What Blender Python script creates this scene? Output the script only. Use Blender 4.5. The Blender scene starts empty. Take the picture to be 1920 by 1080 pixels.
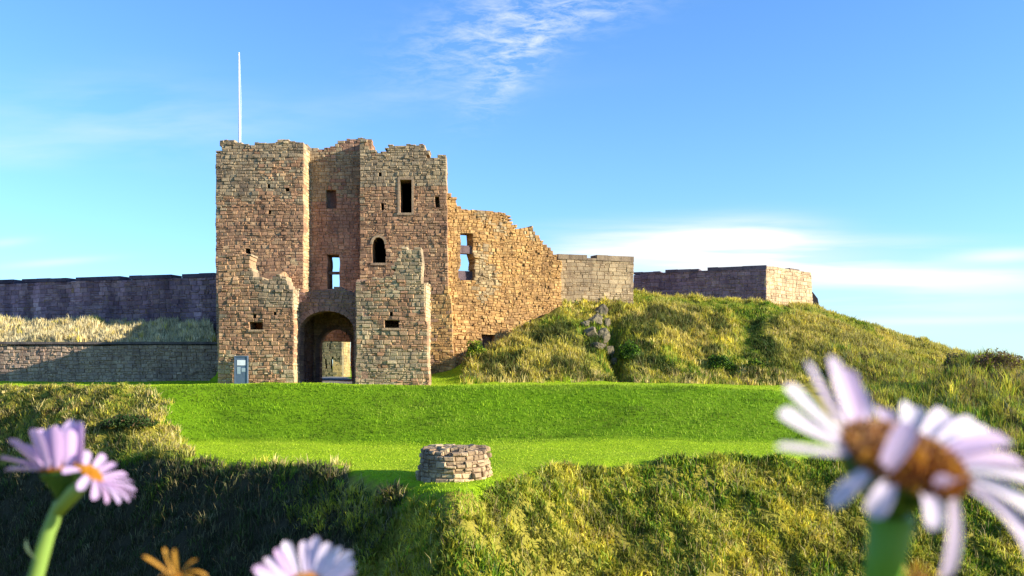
import bpy, math, random
import numpy as np
from mathutils import Vector, Matrix

R = math.radians
SC = bpy.context.scene
F, HY, CX = 1700.0, 685.0, 960.0      # focal length and horizon in photo pixels (1920 wide)

# ------------------------------------------------------------------ camera
cd = bpy.data.cameras.new("camera"); cam = bpy.data.objects.new("camera", cd)
SC.collection.objects.link(cam); SC.camera = cam
cam.location = (0, 0, 0); cam.rotation_euler = (R(90), 0, 0)
cd.sensor_width = 36; cd.lens = 36 * F / 1920; cd.shift_y = (HY - 540) / 1920
cd.clip_start = 0.02; cd.clip_end = 6000
cd.dof.use_dof = True; cd.dof.focus_distance = 52; cd.dof.aperture_fstop = 11

# ------------------------------------------------------------------ sun, sky, exposure
SUN_A, SUN_E = R(76), R(19)            # azimuth from the camera-ward axis towards the right; elevation
sv = Vector((math.cos(SUN_E) * math.sin(SUN_A), -math.cos(SUN_E) * math.cos(SUN_A), math.sin(SUN_E)))
ld = bpy.data.lights.new("sun", 'SUN'); ld.energy = 5.0; ld.angle = R(0.5); ld.color = (1.0, 0.92, 0.75)
lo = bpy.data.objects.new("sun", ld); SC.collection.objects.link(lo)
lo.rotation_euler = sv.to_track_quat('Z', 'Y').to_euler()
SC.view_settings.view_transform = 'Standard'; SC.view_settings.look = 'None'
SC.view_settings.gamma = 1; SC.view_settings.exposure = 1.1

W = bpy.data.worlds.new("World"); SC.world = W; W.use_nodes = True
wt = W.node_tree; wt.nodes.clear()

class NT:
    """tiny node helper"""
    def __init__(s, tree): s.t = tree; s.n = tree.nodes; s.l = tree.links
    def put(s, sock, v):
        if isinstance(v, bpy.types.NodeSocket): s.l.new(v, sock)
        elif v is not None:
            if hasattr(sock.default_value, '__len__') and not hasattr(v, '__len__'): v = [v] * len(sock.default_value)
            if hasattr(sock.default_value, '__len__') and len(sock.default_value) == 4 and len(v) == 3: v = (*v, 1)
            sock.default_value = v
    def math(s, op, a, b=None, clamp=False):
        n = s.n.new('ShaderNodeMath'); n.operation = op; n.use_clamp = clamp
        s.put(n.inputs[0], a)
        if b is not None: s.put(n.inputs[1], b)
        return n.outputs[0]
    def mix(s, f, a, b, mode='MIX'):
        n = s.n.new('ShaderNodeMix'); n.data_type = 'RGBA'; n.blend_type = mode
        s.put(n.inputs[0], f); s.put(n.inputs[6], a); s.put(n.inputs[7], b)
        return n.outputs[2]
    def noise(s, vec, scale, detail=4, rough=.55, dist=0.0):
        n = s.n.new('ShaderNodeTexNoise'); n.inputs['Scale'].default_value = scale
        n.inputs['Detail'].default_value = detail; n.inputs['Roughness'].default_value = rough
        n.inputs['Distortion'].default_value = dist
        if vec is not None: s.l.new(vec, n.inputs['Vector'])
        return n.outputs[0]
    def ramp(s, f, stops):
        n = s.n.new('ShaderNodeValToRGB'); e = n.color_ramp.elements
        while len(e) < len(stops): e.new(.5)
        for i, (p, c) in enumerate(stops):
            e[i].position = p
            e[i].color = (c, c, c, 1) if not hasattr(c, '__len__') else (*c, 1)
        s.put(n.inputs[0], f); return n.outputs[0]
    def mapping(s, vec, scale=(1, 1, 1), rot=(0, 0, 0), loc=(0, 0, 0)):
        n = s.n.new('ShaderNodeMapping'); s.l.new(vec, n.inputs[0])
        n.inputs['Scale'].default_value = scale; n.inputs['Rotation'].default_value = rot; n.inputs['Location'].default_value = loc
        return n.outputs[0]

w = NT(wt)
sky = w.n.new('ShaderNodeTexSky'); sky.sky_type = 'NISHITA'; sky.sun_disc = False
sky.sun_elevation = SUN_E; sky.sun_rotation = math.atan2(sv.x, sv.y)
sky.air_density = 1.0; sky.dust_density = 0.25; sky.ozone_density = 3.2; sky.altitude = 20
tc = w.n.new('ShaderNodeTexCoord'); sx = w.n.new('ShaderNodeSeparateXYZ'); w.l.new(tc.outputs['Generated'], sx.inputs[0])
yy = w.math('MAXIMUM', sx.outputs[1], 0.06)
U = w.math('DIVIDE', sx.outputs[0], yy); V = w.math('DIVIDE', sx.outputs[2], yy)
cu = w.n.new('ShaderNodeCombineXYZ'); w.l.new(U, cu.inputs[0]); w.l.new(V, cu.inputs[1]); uv = cu.outputs[0]
def blob(px, py, rx, ry, slope=0.0):
    u0, v0 = (px - CX) / F, (HY - py) / F
    du = w.math('SUBTRACT', U, u0)
    dv = w.math('SUBTRACT', w.math('SUBTRACT', V, v0), w.math('MULTIPLY', du, slope))
    a = w.math('POWER', w.math('ABSOLUTE', w.math('DIVIDE', du, rx / F)), 2.0)
    b = w.math('POWER', w.math('ABSOLUTE', w.math('DIVIDE', dv, ry / F)), 2.0)
    return w.math('EXPONENT', w.math('MULTIPLY', w.math('ADD', a, b), -1.0))
ripple = w.ramp(w.noise(w.mapping(uv, (7, 22, 1), (0, 0, R(-24))), 3.4, 8, .68, .35), [(.42, 0), (.72, 1)])
soft = w.ramp(w.noise(w.mapping(uv, (2.0, 10, 1), (0, 0, R(5)), (3, 1, 0)), 2.2, 5, .55, .2), [(.36, 0), (.66, 1)])
streak = w.ramp(w.noise(w.mapping(uv, (1.6, 20, 1), (0, 0, R(2.5)), (1.1, .4, 0)), 1.9, 5, .5, .25), [(.42, 0), (.62, 1)])
def term(mask, tex, k): return w.math('MULTIPLY', w.math('MULTIPLY', mask, tex), k)
c = term(w.math('ADD', blob(950, 45, 170, 75, .35), blob(960, 125, 75, 55, .8)), ripple, .62)
c = w.math('ADD', c, term(blob(1120, 20, 130, 34, .2), ripple, .30))
c = w.math('ADD', c, term(blob(250, 225, 290, 70, -.05), soft, .32))
c = w.math('ADD', c, term(blob(20, 290, 130, 30), soft, .22))
big = w.math('ADD', blob(1300, 455, 230, 34, 0), blob(1420, 462, 130, 42))
c = w.math('ADD', c, w.math('MULTIPLY', big, w.math('ADD', w.math('MULTIPLY', streak, .8), .38)))
c = w.math('ADD', c, term(blob(1730, 520, 330, 22, 0), w.math('ADD', w.math('MULTIPLY', streak, .6), .3), .85))
c = w.math('ADD', c, term(blob(1640, 560, 420, 62, .05), w.math('ADD', w.math('MULTIPLY', streak, .55), .30), .62))
c = w.math('ADD', c, term(blob(1480, 500, 230, 28, .12), w.math('ADD', streak, .35), .7))
c = w.math('ADD', c, term(blob(1180, 480, 170, 34, 0), w.math('ADD', streak, .35), .6))
c = w.math('ADD', c, term(blob(1880, 480, 100, 13, .05), 1.0, .75))
c = w.math('ADD', c, term(blob(1800, 600, 260, 8, .02), 1.0, .4))
c = w.math('ADD', c, term(blob(100, 492, 90, 7, .08), 1.0, .4))
c = w.math('ADD', c, term(blob(10, 455, 50, 8, .1), 1.0, .3))
c = w.math('ADD', c, term(blob(760, 190, 260, 26, .1), soft, .16))
front = w.math('GREATER_THAN', sx.outputs[1], 0.1)
c = w.math('MULTIPLY', w.math('MULTIPLY', c, front), 1.0, clamp=True)
skyc = w.mix(1.0, sky.outputs[0], (1.04, 1.50, 2.0), 'MULTIPLY')
hz = w.math('EXPONENT', w.math('MULTIPLY', w.math('MAXIMUM', sx.outputs[2], 0.0), -9.0))
skyc = w.mix(w.math('MULTIPLY', hz, .34), skyc, (4.4, 5.7, 6.5))
colr = w.mix(c, skyc, (6.6, 7.0, 7.4))
bg = w.n.new('ShaderNodeBackground'); w.l.new(colr, bg.inputs[0]); bg.inputs[1].default_value = 0.073
wo = w.n.new('ShaderNodeOutputWorld'); w.l.new(bg.outputs[0], wo.inputs[0])

# ------------------------------------------------------------------ helpers
def P(px, py, Y): return Vector(((px - CX) * Y / F, Y, (HY - py) * Y / F))
def XX(px, Y): return (px - CX) * Y / F
def ZZ(py, Y): return (HY - py) * Y / F

def tag(o, label=None, cat=None, group=None, kind=None):
    if label: o['label'] = label
    if cat: o['category'] = cat
    if group: o['group'] = group
    if kind: o['kind'] = kind
    return o
def empty(name, loc, label, cat, group=None):
    o = bpy.data.objects.new(name, None); SC.collection.objects.link(o); o.location = loc
    o.empty_display_size = .3
    bpy.context.view_layer.update()
    return tag(o, label, cat, group)
def link(o, parent=None):
    SC.collection.objects.link(o)
    if parent is not None:
        p = parent; m = Matrix.Identity(4); chain = []
        while p: chain.append(p); p = p.parent
        for q in reversed(chain): m = m @ q.matrix_basis if q.parent is None else m @ q.matrix_parent_inverse @ q.matrix_basis
        o.parent = parent; o.matrix_parent_inverse = m.inverted()
    return o

class MB:
    def __init__(s): s.v = []; s.f = []; s.c = []
    def add(s, vs, fs, col=(.5, .5, .5)):
        n = len(s.v); s.v += [tuple(p) for p in vs]; s.f += [tuple(i + n for i in f) for f in fs]; s.c += [tuple(col)] * len(vs)
    def box(s, a, b, col=(.5, .5, .5), M=None):
        vs = [Vector((x, y, z)) for z in (a[2], b[2]) for y in (a[1], b[1]) for x in (a[0], b[0])]
        if M: vs = [M @ v for v in vs]
        s.add(vs, [(0, 2, 3, 1), (4, 5, 7, 6), (0, 1, 5, 4), (2, 6, 7, 3), (0, 4, 6, 2), (1, 3, 7, 5)], col)
    def tube(s, pts, rad, n=10, col=(.5, .5, .5), cap=True):
        pts = [Vector(p) for p in pts]; rings = []
        for i, p in enumerate(pts):
            d = (pts[min(i + 1, len(pts) - 1)] - pts[max(i - 1, 0)]).normalized()
            a = d.orthogonal().normalized() if i == 0 else (a - d * a.dot(d)).normalized()
            b = d.cross(a); r = rad[i] if hasattr(rad, '__len__') else rad
            rings.append([p + (a * math.cos(2 * math.pi * k / n) + b * math.sin(2 * math.pi * k / n)) * r for k in range(n)])
        vs = [q for r_ in rings for q in r_]; fs = []
        for i in range(len(pts) - 1):
            for k in range(n): fs.append((i * n + k, i * n + (k + 1) % n, (i + 1) * n + (k + 1) % n, (i + 1) * n + k))
        if cap: fs += [tuple(range(n - 1, -1, -1)), tuple((len(pts) - 1) * n + k for k in range(n))]
        s.add(vs, fs, col)
    def build(s, name, mat, parent=None, smooth=False):
        me = bpy.data.meshes.new(name); me.from_pydata(s.v, [], s.f)
        at = me.color_attributes.new("col", 'FLOAT_COLOR', 'POINT')
        a = np.ones((len(s.v), 4), np.float32); a[:, :3] = np.array(s.c, np.float32); at.data.foreach_set('color', a.ravel())
        if smooth: me.polygons.foreach_set('use_smooth', [True] * len(me.polygons))
        me.materials.append(mat); me.update()
        return link(bpy.data.objects.new(name, me), parent)

def mesh_np(name, V_, F_, cols, mat, smooth=False):
    """V_ (n,3); F_ list of (array of k-gons)"""
    me = bpy.data.meshes.new(name)
    me.vertices.add(len(V_)); me.vertices.foreach_set('co', V_.astype(np.float32).ravel())
    loops = np.concatenate([f.ravel() for f in F_]); tot = np.concatenate([np.full(len(f), f.shape[1]) for f in F_])
    me.loops.add(len(loops)); me.loops.foreach_set('vertex_index', loops.astype(np.int32))
    me.polygons.add(len(tot)); st = np.concatenate([[0], np.cumsum(tot)[:-1]])
    me.polygons.foreach_set('loop_start', st.astype(np.int32))
    me.update(calc_edges=True)
    at = me.color_attributes.new("col", 'FLOAT_COLOR', 'POINT')
    a = np.ones((len(V_), 4), np.float32); a[:, :3] = cols; at.data.foreach_set('color', a.ravel())
    if smooth: me.polygons.foreach_set('use_smooth', np.ones(len(tot), bool))
    me.materials.append(mat)
    return link(bpy.data.objects.new(name, me))

def hash2(i, j, seed):
    h = (i.astype(np.int64) * 374761393 + j.astype(np.int64) * 668265263 + seed * 982451653) & 0xffffffff
    h = ((h ^ (h >> 13)) * 1274126177) & 0xffffffff
    return ((h ^ (h >> 16)) & 0xffff) / 65535.0
def vnoise(x, y, seed=0):
    i, j = np.floor(x), np.floor(y); fx, fy = x - i, y - j
    fx = fx * fx * (3 - 2 * fx); fy = fy * fy * (3 - 2 * fy)
    a, b = hash2(i, j, seed), hash2(i + 1, j, seed); c_, d = hash2(i, j + 1, seed), hash2(i + 1, j + 1, seed)
    return (a * (1 - fx) + b * fx) * (1 - fy) + (c_ * (1 - fx) + d * fx) * fy
def fbm(x, y, seed=0, o=4):
    t = 0; a = .5; n = 0
    for k in range(o): t = t + a * vnoise(x * 2 ** k, y * 2 ** k, seed + k); n += a; a *= .5
    return t / n

# ------------------------------------------------------------------ materials
def new_mat(name, rough=.9, spec=.2):
    m = bpy.data.materials.new(name); m.use_nodes = True
    b = m.node_tree.nodes['Principled BSDF']; b.inputs['Roughness'].default_value = rough
    b.inputs['Specular IOR Level'].default_value = spec
    return m, NT(m.node_tree), b
def stone_mat(name, tint=(1, 1, 1), fine=9.0, bump=.5):
    m, t, b = new_mat(name, .95, .15)
    a = t.n.new('ShaderNodeAttribute'); a.attribute_name = "col"
    g = t.n.new('ShaderNodeNewGeometry'); pos = g.outputs['Position']
    n1 = t.noise(pos, fine, 6, .65); n2 = t.noise(pos, .55, 4, .6); n3 = t.noise(pos, 2.3, 5, .6)
    c1 = t.mix(1.0, a.outputs['Color'], t.ramp(n1, [(.3, (.72, .72, .73)), (.7, (1.24, 1.21, 1.17))]), 'MULTIPLY')
    c2 = t.mix(1.0, c1, t.ramp(n2, [(.35, (.80, .78, .80)), (.65, (1.16, 1.14, 1.08))]), 'MULTIPLY')
    c3 = t.mix(1.0, c2, t.ramp(n3, [(.3, (.84, .82, .83)), (.6, (1.06, 1.06, 1.04))]), 'MULTIPLY')
    n4 = t.noise(t.mapping(pos, (1.6, 1.6, .16)), 1.0, 4, .6)
    c3 = t.mix(1.0, c3, t.ramp(n4, [(.36, (.76, .73, .74)), (.54, (1.05, 1.03, 1.0))]), 'MULTIPLY')
    c4 = t.mix(1.0, c3, tint, 'MULTIPLY')
    t.l.new(c4, b.inputs['Base Color'])
    bm = t.n.new('ShaderNodeBump'); bm.inputs['Strength'].default_value = bump; bm.inputs['Distance'].default_value = .06
    t.l.new(t.math('ADD', n1, n3), bm.inputs['Height']); t.l.new(bm.outputs[0], b.inputs['Normal'])
    return m
M_STONE = stone_mat("weathered sandstone", (1.0, .975, .88))
M_CURT = stone_mat("curtain wall stone", (1, 1, 1), 7)
M_ROCK = stone_mat("pale rock", (1, 1, 1), 5, 1.0)

def plant_mat(name, trans=.35, rough=.7):
    m, t, b = new_mat(name, rough, .25)
    a = t.n.new('ShaderNodeAttribute'); a.attribute_name = "col"
    t.l.new(a.outputs['Color'], b.inputs['Base Color'])
    tr = t.n.new('ShaderNodeBsdfTranslucent'); t.l.new(a.outputs['Color'], tr.inputs[0])
    mx = t.n.new('ShaderNodeMixShader'); mx.inputs[0].default_value = trans
    t.l.new(b.outputs[0], mx.inputs[1]); t.l.new(tr.outputs[0], mx.inputs[2])
    t.l.new(mx.outputs[0], t.n['Material Output'].inputs[0])
    return m
M_GRASS = plant_mat("grass blade", .35)
M_LAWNB = plant_mat("lawn blade", .30)
M_PETAL = plant_mat("lilac petal", .38, .55)
M_STEM = plant_mat("flower stem", .15, .5)

def simple(name, col, rough=.6, metal=0):
    m, t, b = new_mat(name, rough, .4); b.inputs['Metallic'].default_value = metal
    g = t.n.new('ShaderNodeNewGeometry'); n = t.noise(g.outputs['Position'], 6, 4)
    t.l.new(t.mix(1.0, (*col, 1), t.ramp(n, [(.3, .86), (.7, 1.08)]), 'MULTIPLY'), b.inputs['Base Color'])
    return m
M_WHITE = simple("white painted pole", (.85, .85, .85), .4)
M_SIGNF = simple("slate grey sign", (.10, .14, .20), .5)
M_PAPER = simple("white notice paper", (.8, .8, .8), .6)
M_MAP = simple("notice map", (.35, .42, .45), .6)
M_WOOD = simple("grey timber", (.2, .17, .14), .8)

m, t, b = new_mat("ground", .95, .1); M_GROUND = m
a = t.n.new('ShaderNodeAttribute'); a.attribute_name = "col"
g = t.n.new('ShaderNodeNewGeometry'); pos = g.outputs['Position']
gn = t.noise(pos, 1.7, 6, .62); gn2 = t.noise(pos, 14, 4, .7)
cc = t.mix(1.0, a.outputs['Color'], t.ramp(gn, [(.3, (.80, .84, .75)), (.7, (1.16, 1.10, 1.1))]), 'MULTIPLY')
cc = t.mix(1.0, cc, t.ramp(gn2, [(.3, .72), (.7, 1.2)]), 'MULTIPLY')
t.l.new(cc, b.inputs['Base Color'])
bm = t.n.new('ShaderNodeBump'); bm.inputs['Strength'].default_value = .45; bm.inputs['Distance'].default_value = .08
t.l.new(t.math('ADD', gn2, gn), bm.inputs['Height']); t.l.new(bm.outputs[0], b.inputs['Normal'])

# ------------------------------------------------------------------ terrain
# profile of the ground along each line of sight: (distance, height) for every break of slope
#        foot          edge            toe            crest          base          mid            top          back
COLS = {
 -500: [(46, -11), (52, -5.2), (54, -3.4), (57, -1.3), (61.7, -1.2), (62.5, 1.45), (71, 3.3), (95, 3.9)],
 0: [(37, -10.4), (44.5, -4.7), (46.8, -2.6), (50.5, -1.3), (61.7, -1.15), (62.5, 1.45), (70, 3.25), (95, 3.8)],
 150: [(34.5, -9.9), (42, -4.5), (44.6, -2.6), (49.0, -1.3), (61.7, -1.15), (62.5, 1.45), (69.5, 3.25), (95, 3.8)],
 240: [(32.5, -9.4), (40, -4.3), (43.3, -2.95), (48.2, -1.25), (61.7, -1.15), (62.5, 1.45), (69.3, 3.25), (95, 3.8)],
 300: [(31, -9.1), (38.6, -4.15), (42.5, -3.6), (47.5, -1.15), (61.7, -1.15), (62.5, 1.45), (69, 3.25), (95, 3.8)],
 330: [(30.6, -9.0), (38, -4.0), (43, -3.7), (48, -1.12), (61.7, -1.15), (62.5, 1.45), (69, 3.25), (95, 3.8)],
  405: [(29.8, -8.9), (37.3, -3.93), (44, -3.78), (49, -1.1), (61.7, -1.15), (62.5, 1.45), (69, 3.25), (95, 3.0)],
  430: [(29.5, -8.8), (36.5, -3.9), (44, -3.78), (49, -1.1), (54, -1.2), (62.5, -1.2), (69, -1.2), (95, -1.3)],
  600: [(27.8, -8.7), (34.4, -3.8), (44, -3.75), (49.5, -1.1), (54, -1.2), (62, -1.2), (69, -1.22), (95, -1.3)],
  740: [(25.3, -8.6), (31.3, -3.86), (44, -3.75), (50, -1.1), (54, -1.2), (62, -1.2), (69, -1.2), (95, -1.3)],
  840: [(22.7, -8.1), (28.4, -3.9), (44, -3.75), (50, -1.1), (54, -1.2), (62, -.8), (67, -.45), (95, -1.0)],
  900: [(23.3, -8.1), (29.2, -3.86), (44, -3.72), (50, -1.1), (58, -1.1), (63, -.1), (67.5, .9), (95, 1.5)],
  960: [(25, -8.2), (31, -3.82), (44, -3.7), (50, -1.12), (59.5, -1.1), (64, .7), (68.5, 2.3), (95, 4)],
 1050: [(27, -8.4), (33.3, -3.78), (44, -3.7), (50, -1.14), (60.5, -1.12), (66, 2.2), (71, 4.7), (95, 7)],
 1110: [(27.5, -8.5), (34.2, -3.76), (44, -3.7), (50, -1.17), (61, -1.15), (68, 2.9), (75, 5.5), (95, 7)],
 1190: [(28, -8.5), (34.8, -3.75), (44, -3.7), (50, -1.2), (62, -1.2), (70, 3.0), (79, 6.15), (95, 6.2)],
 1300: [(28.5, -8.5), (35.5, -3.75), (44, -3.7), (50, -1.28), (63, -1.25), (72, 2.8), (81.5, 5.6), (95, 5.9)],
 1437: [(29.5, -8.5), (37, -3.75), (44, -3.75), (50, -1.45), (64.5, -1.4), (73, 2.7), (81, 5.45), (95, 5.7)],
 1530: [(30, -8.5), (37.7, -3.78), (44, -3.82), (50, -1.65), (65, -1.6), (74, 2.3), (84, 5.15), (98, 5.0)],
 1650: [(30.5, -8.5), (38.5, -3.82), (44, -3.9), (50, -2.0), (64, -2.0), (74, 1.2), (86, 3.35), (98, 3.2)],
 1720: [(31, -8.5), (39, -3.9), (45, -3.8), (52, -2.0), (58, -1.75), (66, -2.0), (86, 2.1), (98, 1.6)],
 1800: [(31, -8.5), (39, -4.0), (45, -3.4), (52, -1.2), (59, .65), (67, -1.4), (86, .95), (98, .4)],
 1860: [(31, -8.5), (39, -4.0), (45, -3.3), (52, -1.0), (59, .30), (67, -1.2), (86, .2), (98, 0)],
 1920: [(31, -8.5), (39, -4.1), (45, -3.3), (52, -1.1), (59, -.05), (67, -1.0), (86, .1), (98, 0)],
 2400: [(33, -8.5), (41, -4.5), (47, -3.4), (54, -1.6), (62, -.6), (70, -1.5), (90, -.6), (110, -.4)],
}
kx = np.array(sorted(COLS)); tab = np.array([COLS[k] for k in kx], float)     # (cols, 8, 2)
PRE = [(-3000, -.6), (-4, -.50), (.9, -.44), (2.2, -1.1), (9, -6.5), (17, -9.6)]
POST = [(230, -1.6), (4000, -3.0)]
def breaks(px):
    px = np.clip(px, kx[0], kx[-1]); n = len(px)
    Ys = [np.full(n, a_) for a_, _ in PRE] + [np.interp(px, kx, tab[:, k, 0]) for k in range(8)] + [np.full(n, a_) for a_, _ in POST]
    Zs = [np.full(n, b_) for _, b_ in PRE] + [np.interp(px, kx, tab[:, k, 1]) for k in range(8)] + [np.full(n, b_) for _, b_ in POST]
    return np.array(Ys), np.array(Zs)
def raw(X, Y):
    px = CX + F * X / np.maximum(Y, 17)
    Ys, Zs = breaks(px)
    z = np.full(X.shape, Zs[0][0]); q = np.zeros(X.shape)
    for k in range(len(Ys) - 1):
        f = (Y - Ys[k]) / (Ys[k + 1] - Ys[k]); mk = (f >= 0)
        z = np.where(mk, Zs[k] + (Zs[k + 1] - Zs[k]) * np.minimum(f, 1), z)
        q = np.where(mk, k - 3 + np.minimum(f, 1), q)     # q = 3 foot, 4 edge, 5 toe, 6 crest, 7 base, 8 mid, 9 top, 10 back
    return z, q, px
def margin(q): return 300 + 26 * np.clip(5.9 - q, 0, 2) ** 1.3 - 26 * np.clip((q - 5.7) / .4, 0, 1) + 9 * np.sin(q * 9.0) + 5 * np.sin(q * 23.0 + 1)
def rough_mask(q, px):
    lawn = (q > 4.0) & (q < 7.05) & (px > margin(q)) & (px < 1640 - 60 * (q - 4))
    lawn |= (q >= 6.05) & (q < 7.05) & (px <= 330)
    lawn |= (q >= 7) & (px > 400) & (px < 872)
    return ~lawn
GULLY = [((XX(1150, 69), 69), (XX(1150, 65.5), 65.5), .55, 1.3), ((XX(1150, 65.5), 65.5), (XX(1176, 61.5), 61.5), .6, 1.2),
         ((XX(1792, 66.5), 66.5), (XX(1735, 57), 57), 1.1, .8), ((XX(1420, 76), 76), (XX(1380, 68), 68), .8, .5), ((XX(210, 44), 44), (XX(262, 46.2), 46.2), 1.1, .8)]
def height(X, Y, bumps=True):
    X = np.asarray(X, float); Y = np.asarray(Y, float)
    z = 0; r = .55
    offs = [(0, 0), (r, 0), (-r, 0), (0, r), (0, -r), (.7 * r, .7 * r), (-.7 * r, .7 * r), (.7 * r, -.7 * r), (-.7 * r, -.7 * r)]
    m = 0
    for dx, dy in offs:
        k = np.where((Y > 60) & (Y < 64) & (X < -15), .25, 1.0)
        zz, q, px = raw(X + dx * k, Y + dy * k); z = z + zz; m = m + rough_mask(q, px)
    z = z / 9; m = m / 9
    if bumps:
        far = np.clip((Y - 14) / 8, 0, 1) * np.clip((160 - Y) / 40, 0, 1)
        z = z + m * far * ((fbm(X * .28, Y * .28, 3) - .5) * 1.2 + (fbm(X * 1.2, Y * 1.2, 9, 3) - .5) * .85)
        z = z + (1 - m) * far * ((fbm(X * .16, Y * .16, 5, 3) - .5) * .36 + (fbm(X * .9, Y * .9, 15, 2) - .5) * .10)
    for (ax_, ay_), (bx_, by_), wd, dp in GULLY:
        dx, dy = bx_ - ax_, by_ - ay_; k = np.clip(((X - ax_) * dx + (Y - ay_) * dy) / (dx * dx + dy * dy), 0, 1)
        d2 = (X - ax_ - k * dx) ** 2 + (Y - ay_ - k * dy) ** 2
        z = z - dp * np.exp(-d2 / wd ** 2) * (Y > 45)
    return z

def surf(px, py, ya=40, yb=95):
    Y = np.linspace(ya, yb, 600); z = height(XX(px, Y), Y, False); v = (HY - py) * Y / F
    k = np.argmax(z >= v); return float(Y[k])
def axis(segs):
    out = []
    for a_, b_, s in segs: out += list(np.arange(a_, b_ - 1e-6, s))
    return np.array(out + [segs[-1][1]])
gx = np.concatenate([-np.geomspace(4000, 75, 16), axis([(-70, -50, 2), (-50, 50, .36), (50, 72, 2)]), np.geomspace(78, 4000, 16)])
gy = np.concatenate([-np.geomspace(2500, 5, 12), axis([(-3, 3, .5), (3, 22, 1), (22, 98, .36), (98, 130, 3)]), np.geomspace(140, 4000, 18)])
GX, GY = np.meshgrid(gx, gy); X_, Y_ = GX.ravel(), GY.ravel()
Z_ = height(X_, Y_); _, Q_, PX_ = raw(X_, Y_)
rm = rough_mask(Q_, PX_) * 1.0
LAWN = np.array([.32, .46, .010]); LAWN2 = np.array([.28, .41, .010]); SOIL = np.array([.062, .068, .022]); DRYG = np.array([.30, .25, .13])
pat = fbm(X_ * .35, Y_ * .35, 21)[:, None]
lawnc = LAWN * (1 - pat) + LAWN2 * pat
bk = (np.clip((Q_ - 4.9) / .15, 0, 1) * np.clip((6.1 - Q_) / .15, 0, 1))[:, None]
lawnc = lawnc * (1 - bk) + np.array([.13, .24, .005]) * bk  # ground under the bank darkened too, shade put into its green
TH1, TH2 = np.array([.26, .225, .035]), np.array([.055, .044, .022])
sh = ((PX_ < 660) & (Q_ < 4.05))[:, None]  # left slope: thatch colour darkened as painted shade
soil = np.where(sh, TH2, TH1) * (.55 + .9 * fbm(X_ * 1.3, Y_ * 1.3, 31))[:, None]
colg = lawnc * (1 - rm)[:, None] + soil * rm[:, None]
terr = ((Q_ > 7.9) & (PX_ < 400) & (Y_ < 130))[:, None]
colg = np.where(terr, DRYG, colg)
pathm = ((X_ > -30) & (X_ < -9.4) & (Y_ > 55.5) & (Y_ < 104) & (np.abs(X_ + 12.2 + .21 * (Y_ - 56)) < 3.2))[:, None]
colg = np.where(pathm, np.array([.20, .20, .21]), colg)
nx, ny = len(gx), len(gy)
idx = np.arange(nx * ny).reshape(ny, nx)
quads = np.stack([idx[:-1, :-1], idx[:-1, 1:], idx[1:, 1:], idx[1:, :-1]], -1).reshape(-1, 4)
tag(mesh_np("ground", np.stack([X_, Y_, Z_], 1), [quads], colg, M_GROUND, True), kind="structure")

# ------------------------------------------------------------------ grass
rng = np.random.default_rng(7)
def scatter(n, xr, yr, cond):
    X = rng.uniform(*xr, n); Y = rng.uniform(*yr, n); _, q, px = raw(X, Y)
    k = cond(X, Y, q, px); return X[k], Y[k], q[k], px[k]
def blades(name, X, Y, L, Wd, cols, mat, lean=.5, wind=(-.05, 0), clump=None, drop=.04):
    n = len(X); Z = height(X, Y) - drop
    az = rng.uniform(0, 2 * np.pi, n)
    d = np.stack([np.cos(az), np.sin(az)], 1); ln = rng.uniform(.15, 1, n) * lean
    if clump is not None: d = d * .45 + clump; d /= np.linalg.norm(d, axis=1)[:, None] + 1e-6
    f = rng.uniform(0, 2 * np.pi, n); side = np.stack([np.cos(f), np.sin(f), np.zeros(n)], 1)
    up = np.array([0, 0, 1.0]); B = np.stack([X, Y, Z], 1)
    D = np.concatenate([d, np.zeros((n, 1))], 1) + np.array([wind[0], wind[1], 0])
    mid = B + L[:, None] * (.55 * up + .22 * ln[:, None] * D)
    tip = B + L[:, None] * ((1.0 - .35 * ln[:, None] ** 2) * up + .85 * ln[:, None] * D)
    s0 = side * (Wd * .5)[:, None]; s1 = side * (Wd * .42)[:, None]
    V = np.stack([B - s0, B + s0, mid + s1, mid - s1, tip], 1).reshape(-1, 3)
    o = np.arange(n)[:, None] * 5
    q_ = o + np.array([0, 1, 2, 3]); t_ = o + np.array([3, 2, 4])
    C = np.repeat(cols, 5, 0)
    return mesh_np(name, V, [q_, t_], C, mat)
def palette(n, cols, wts):
    cols = np.array(cols); k = rng.choice(len(cols), n, p=np.array(wts) / sum(wts))
    return cols[k] * rng.uniform(.75, 1.28, (n, 1))
def tussocks(nc, per, xr, yr, cond, rad):
    cx, cy, q, px = scatter(nc, xr, yr, cond)
    m = len(cx); k = np.repeat(np.arange(m), per)
    r = rad * np.sqrt(rng.uniform(0, 1, m * per)) * np.repeat(rng.uniform(.6, 1.3, m), per); a_ = rng.uniform(0, 2 * np.pi, m * per)
    return cx[k] + r * np.cos(a_), cy[k] + r * np.sin(a_), k, np.stack([np.cos(a_), np.sin(a_)], 1), q[k], px[k], m
YEL = (.66, .55, .060); OLV = (.38, .38, .030); GRN = (.15, .27, .015); STR = (.62, .49, .19); BRN = (.16, .10, .045); DGR = (.035, .075, .012)
SAGE = (.17, .20, .09)
def mixcol(base, noise, X, Y, sc, seed, lo, hi):
    k = np.clip((fbm(X * sc, Y * sc, seed) - lo) / (hi - lo), 0, 1)[:, None]
    return base * (1 - k) + noise * k

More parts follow.
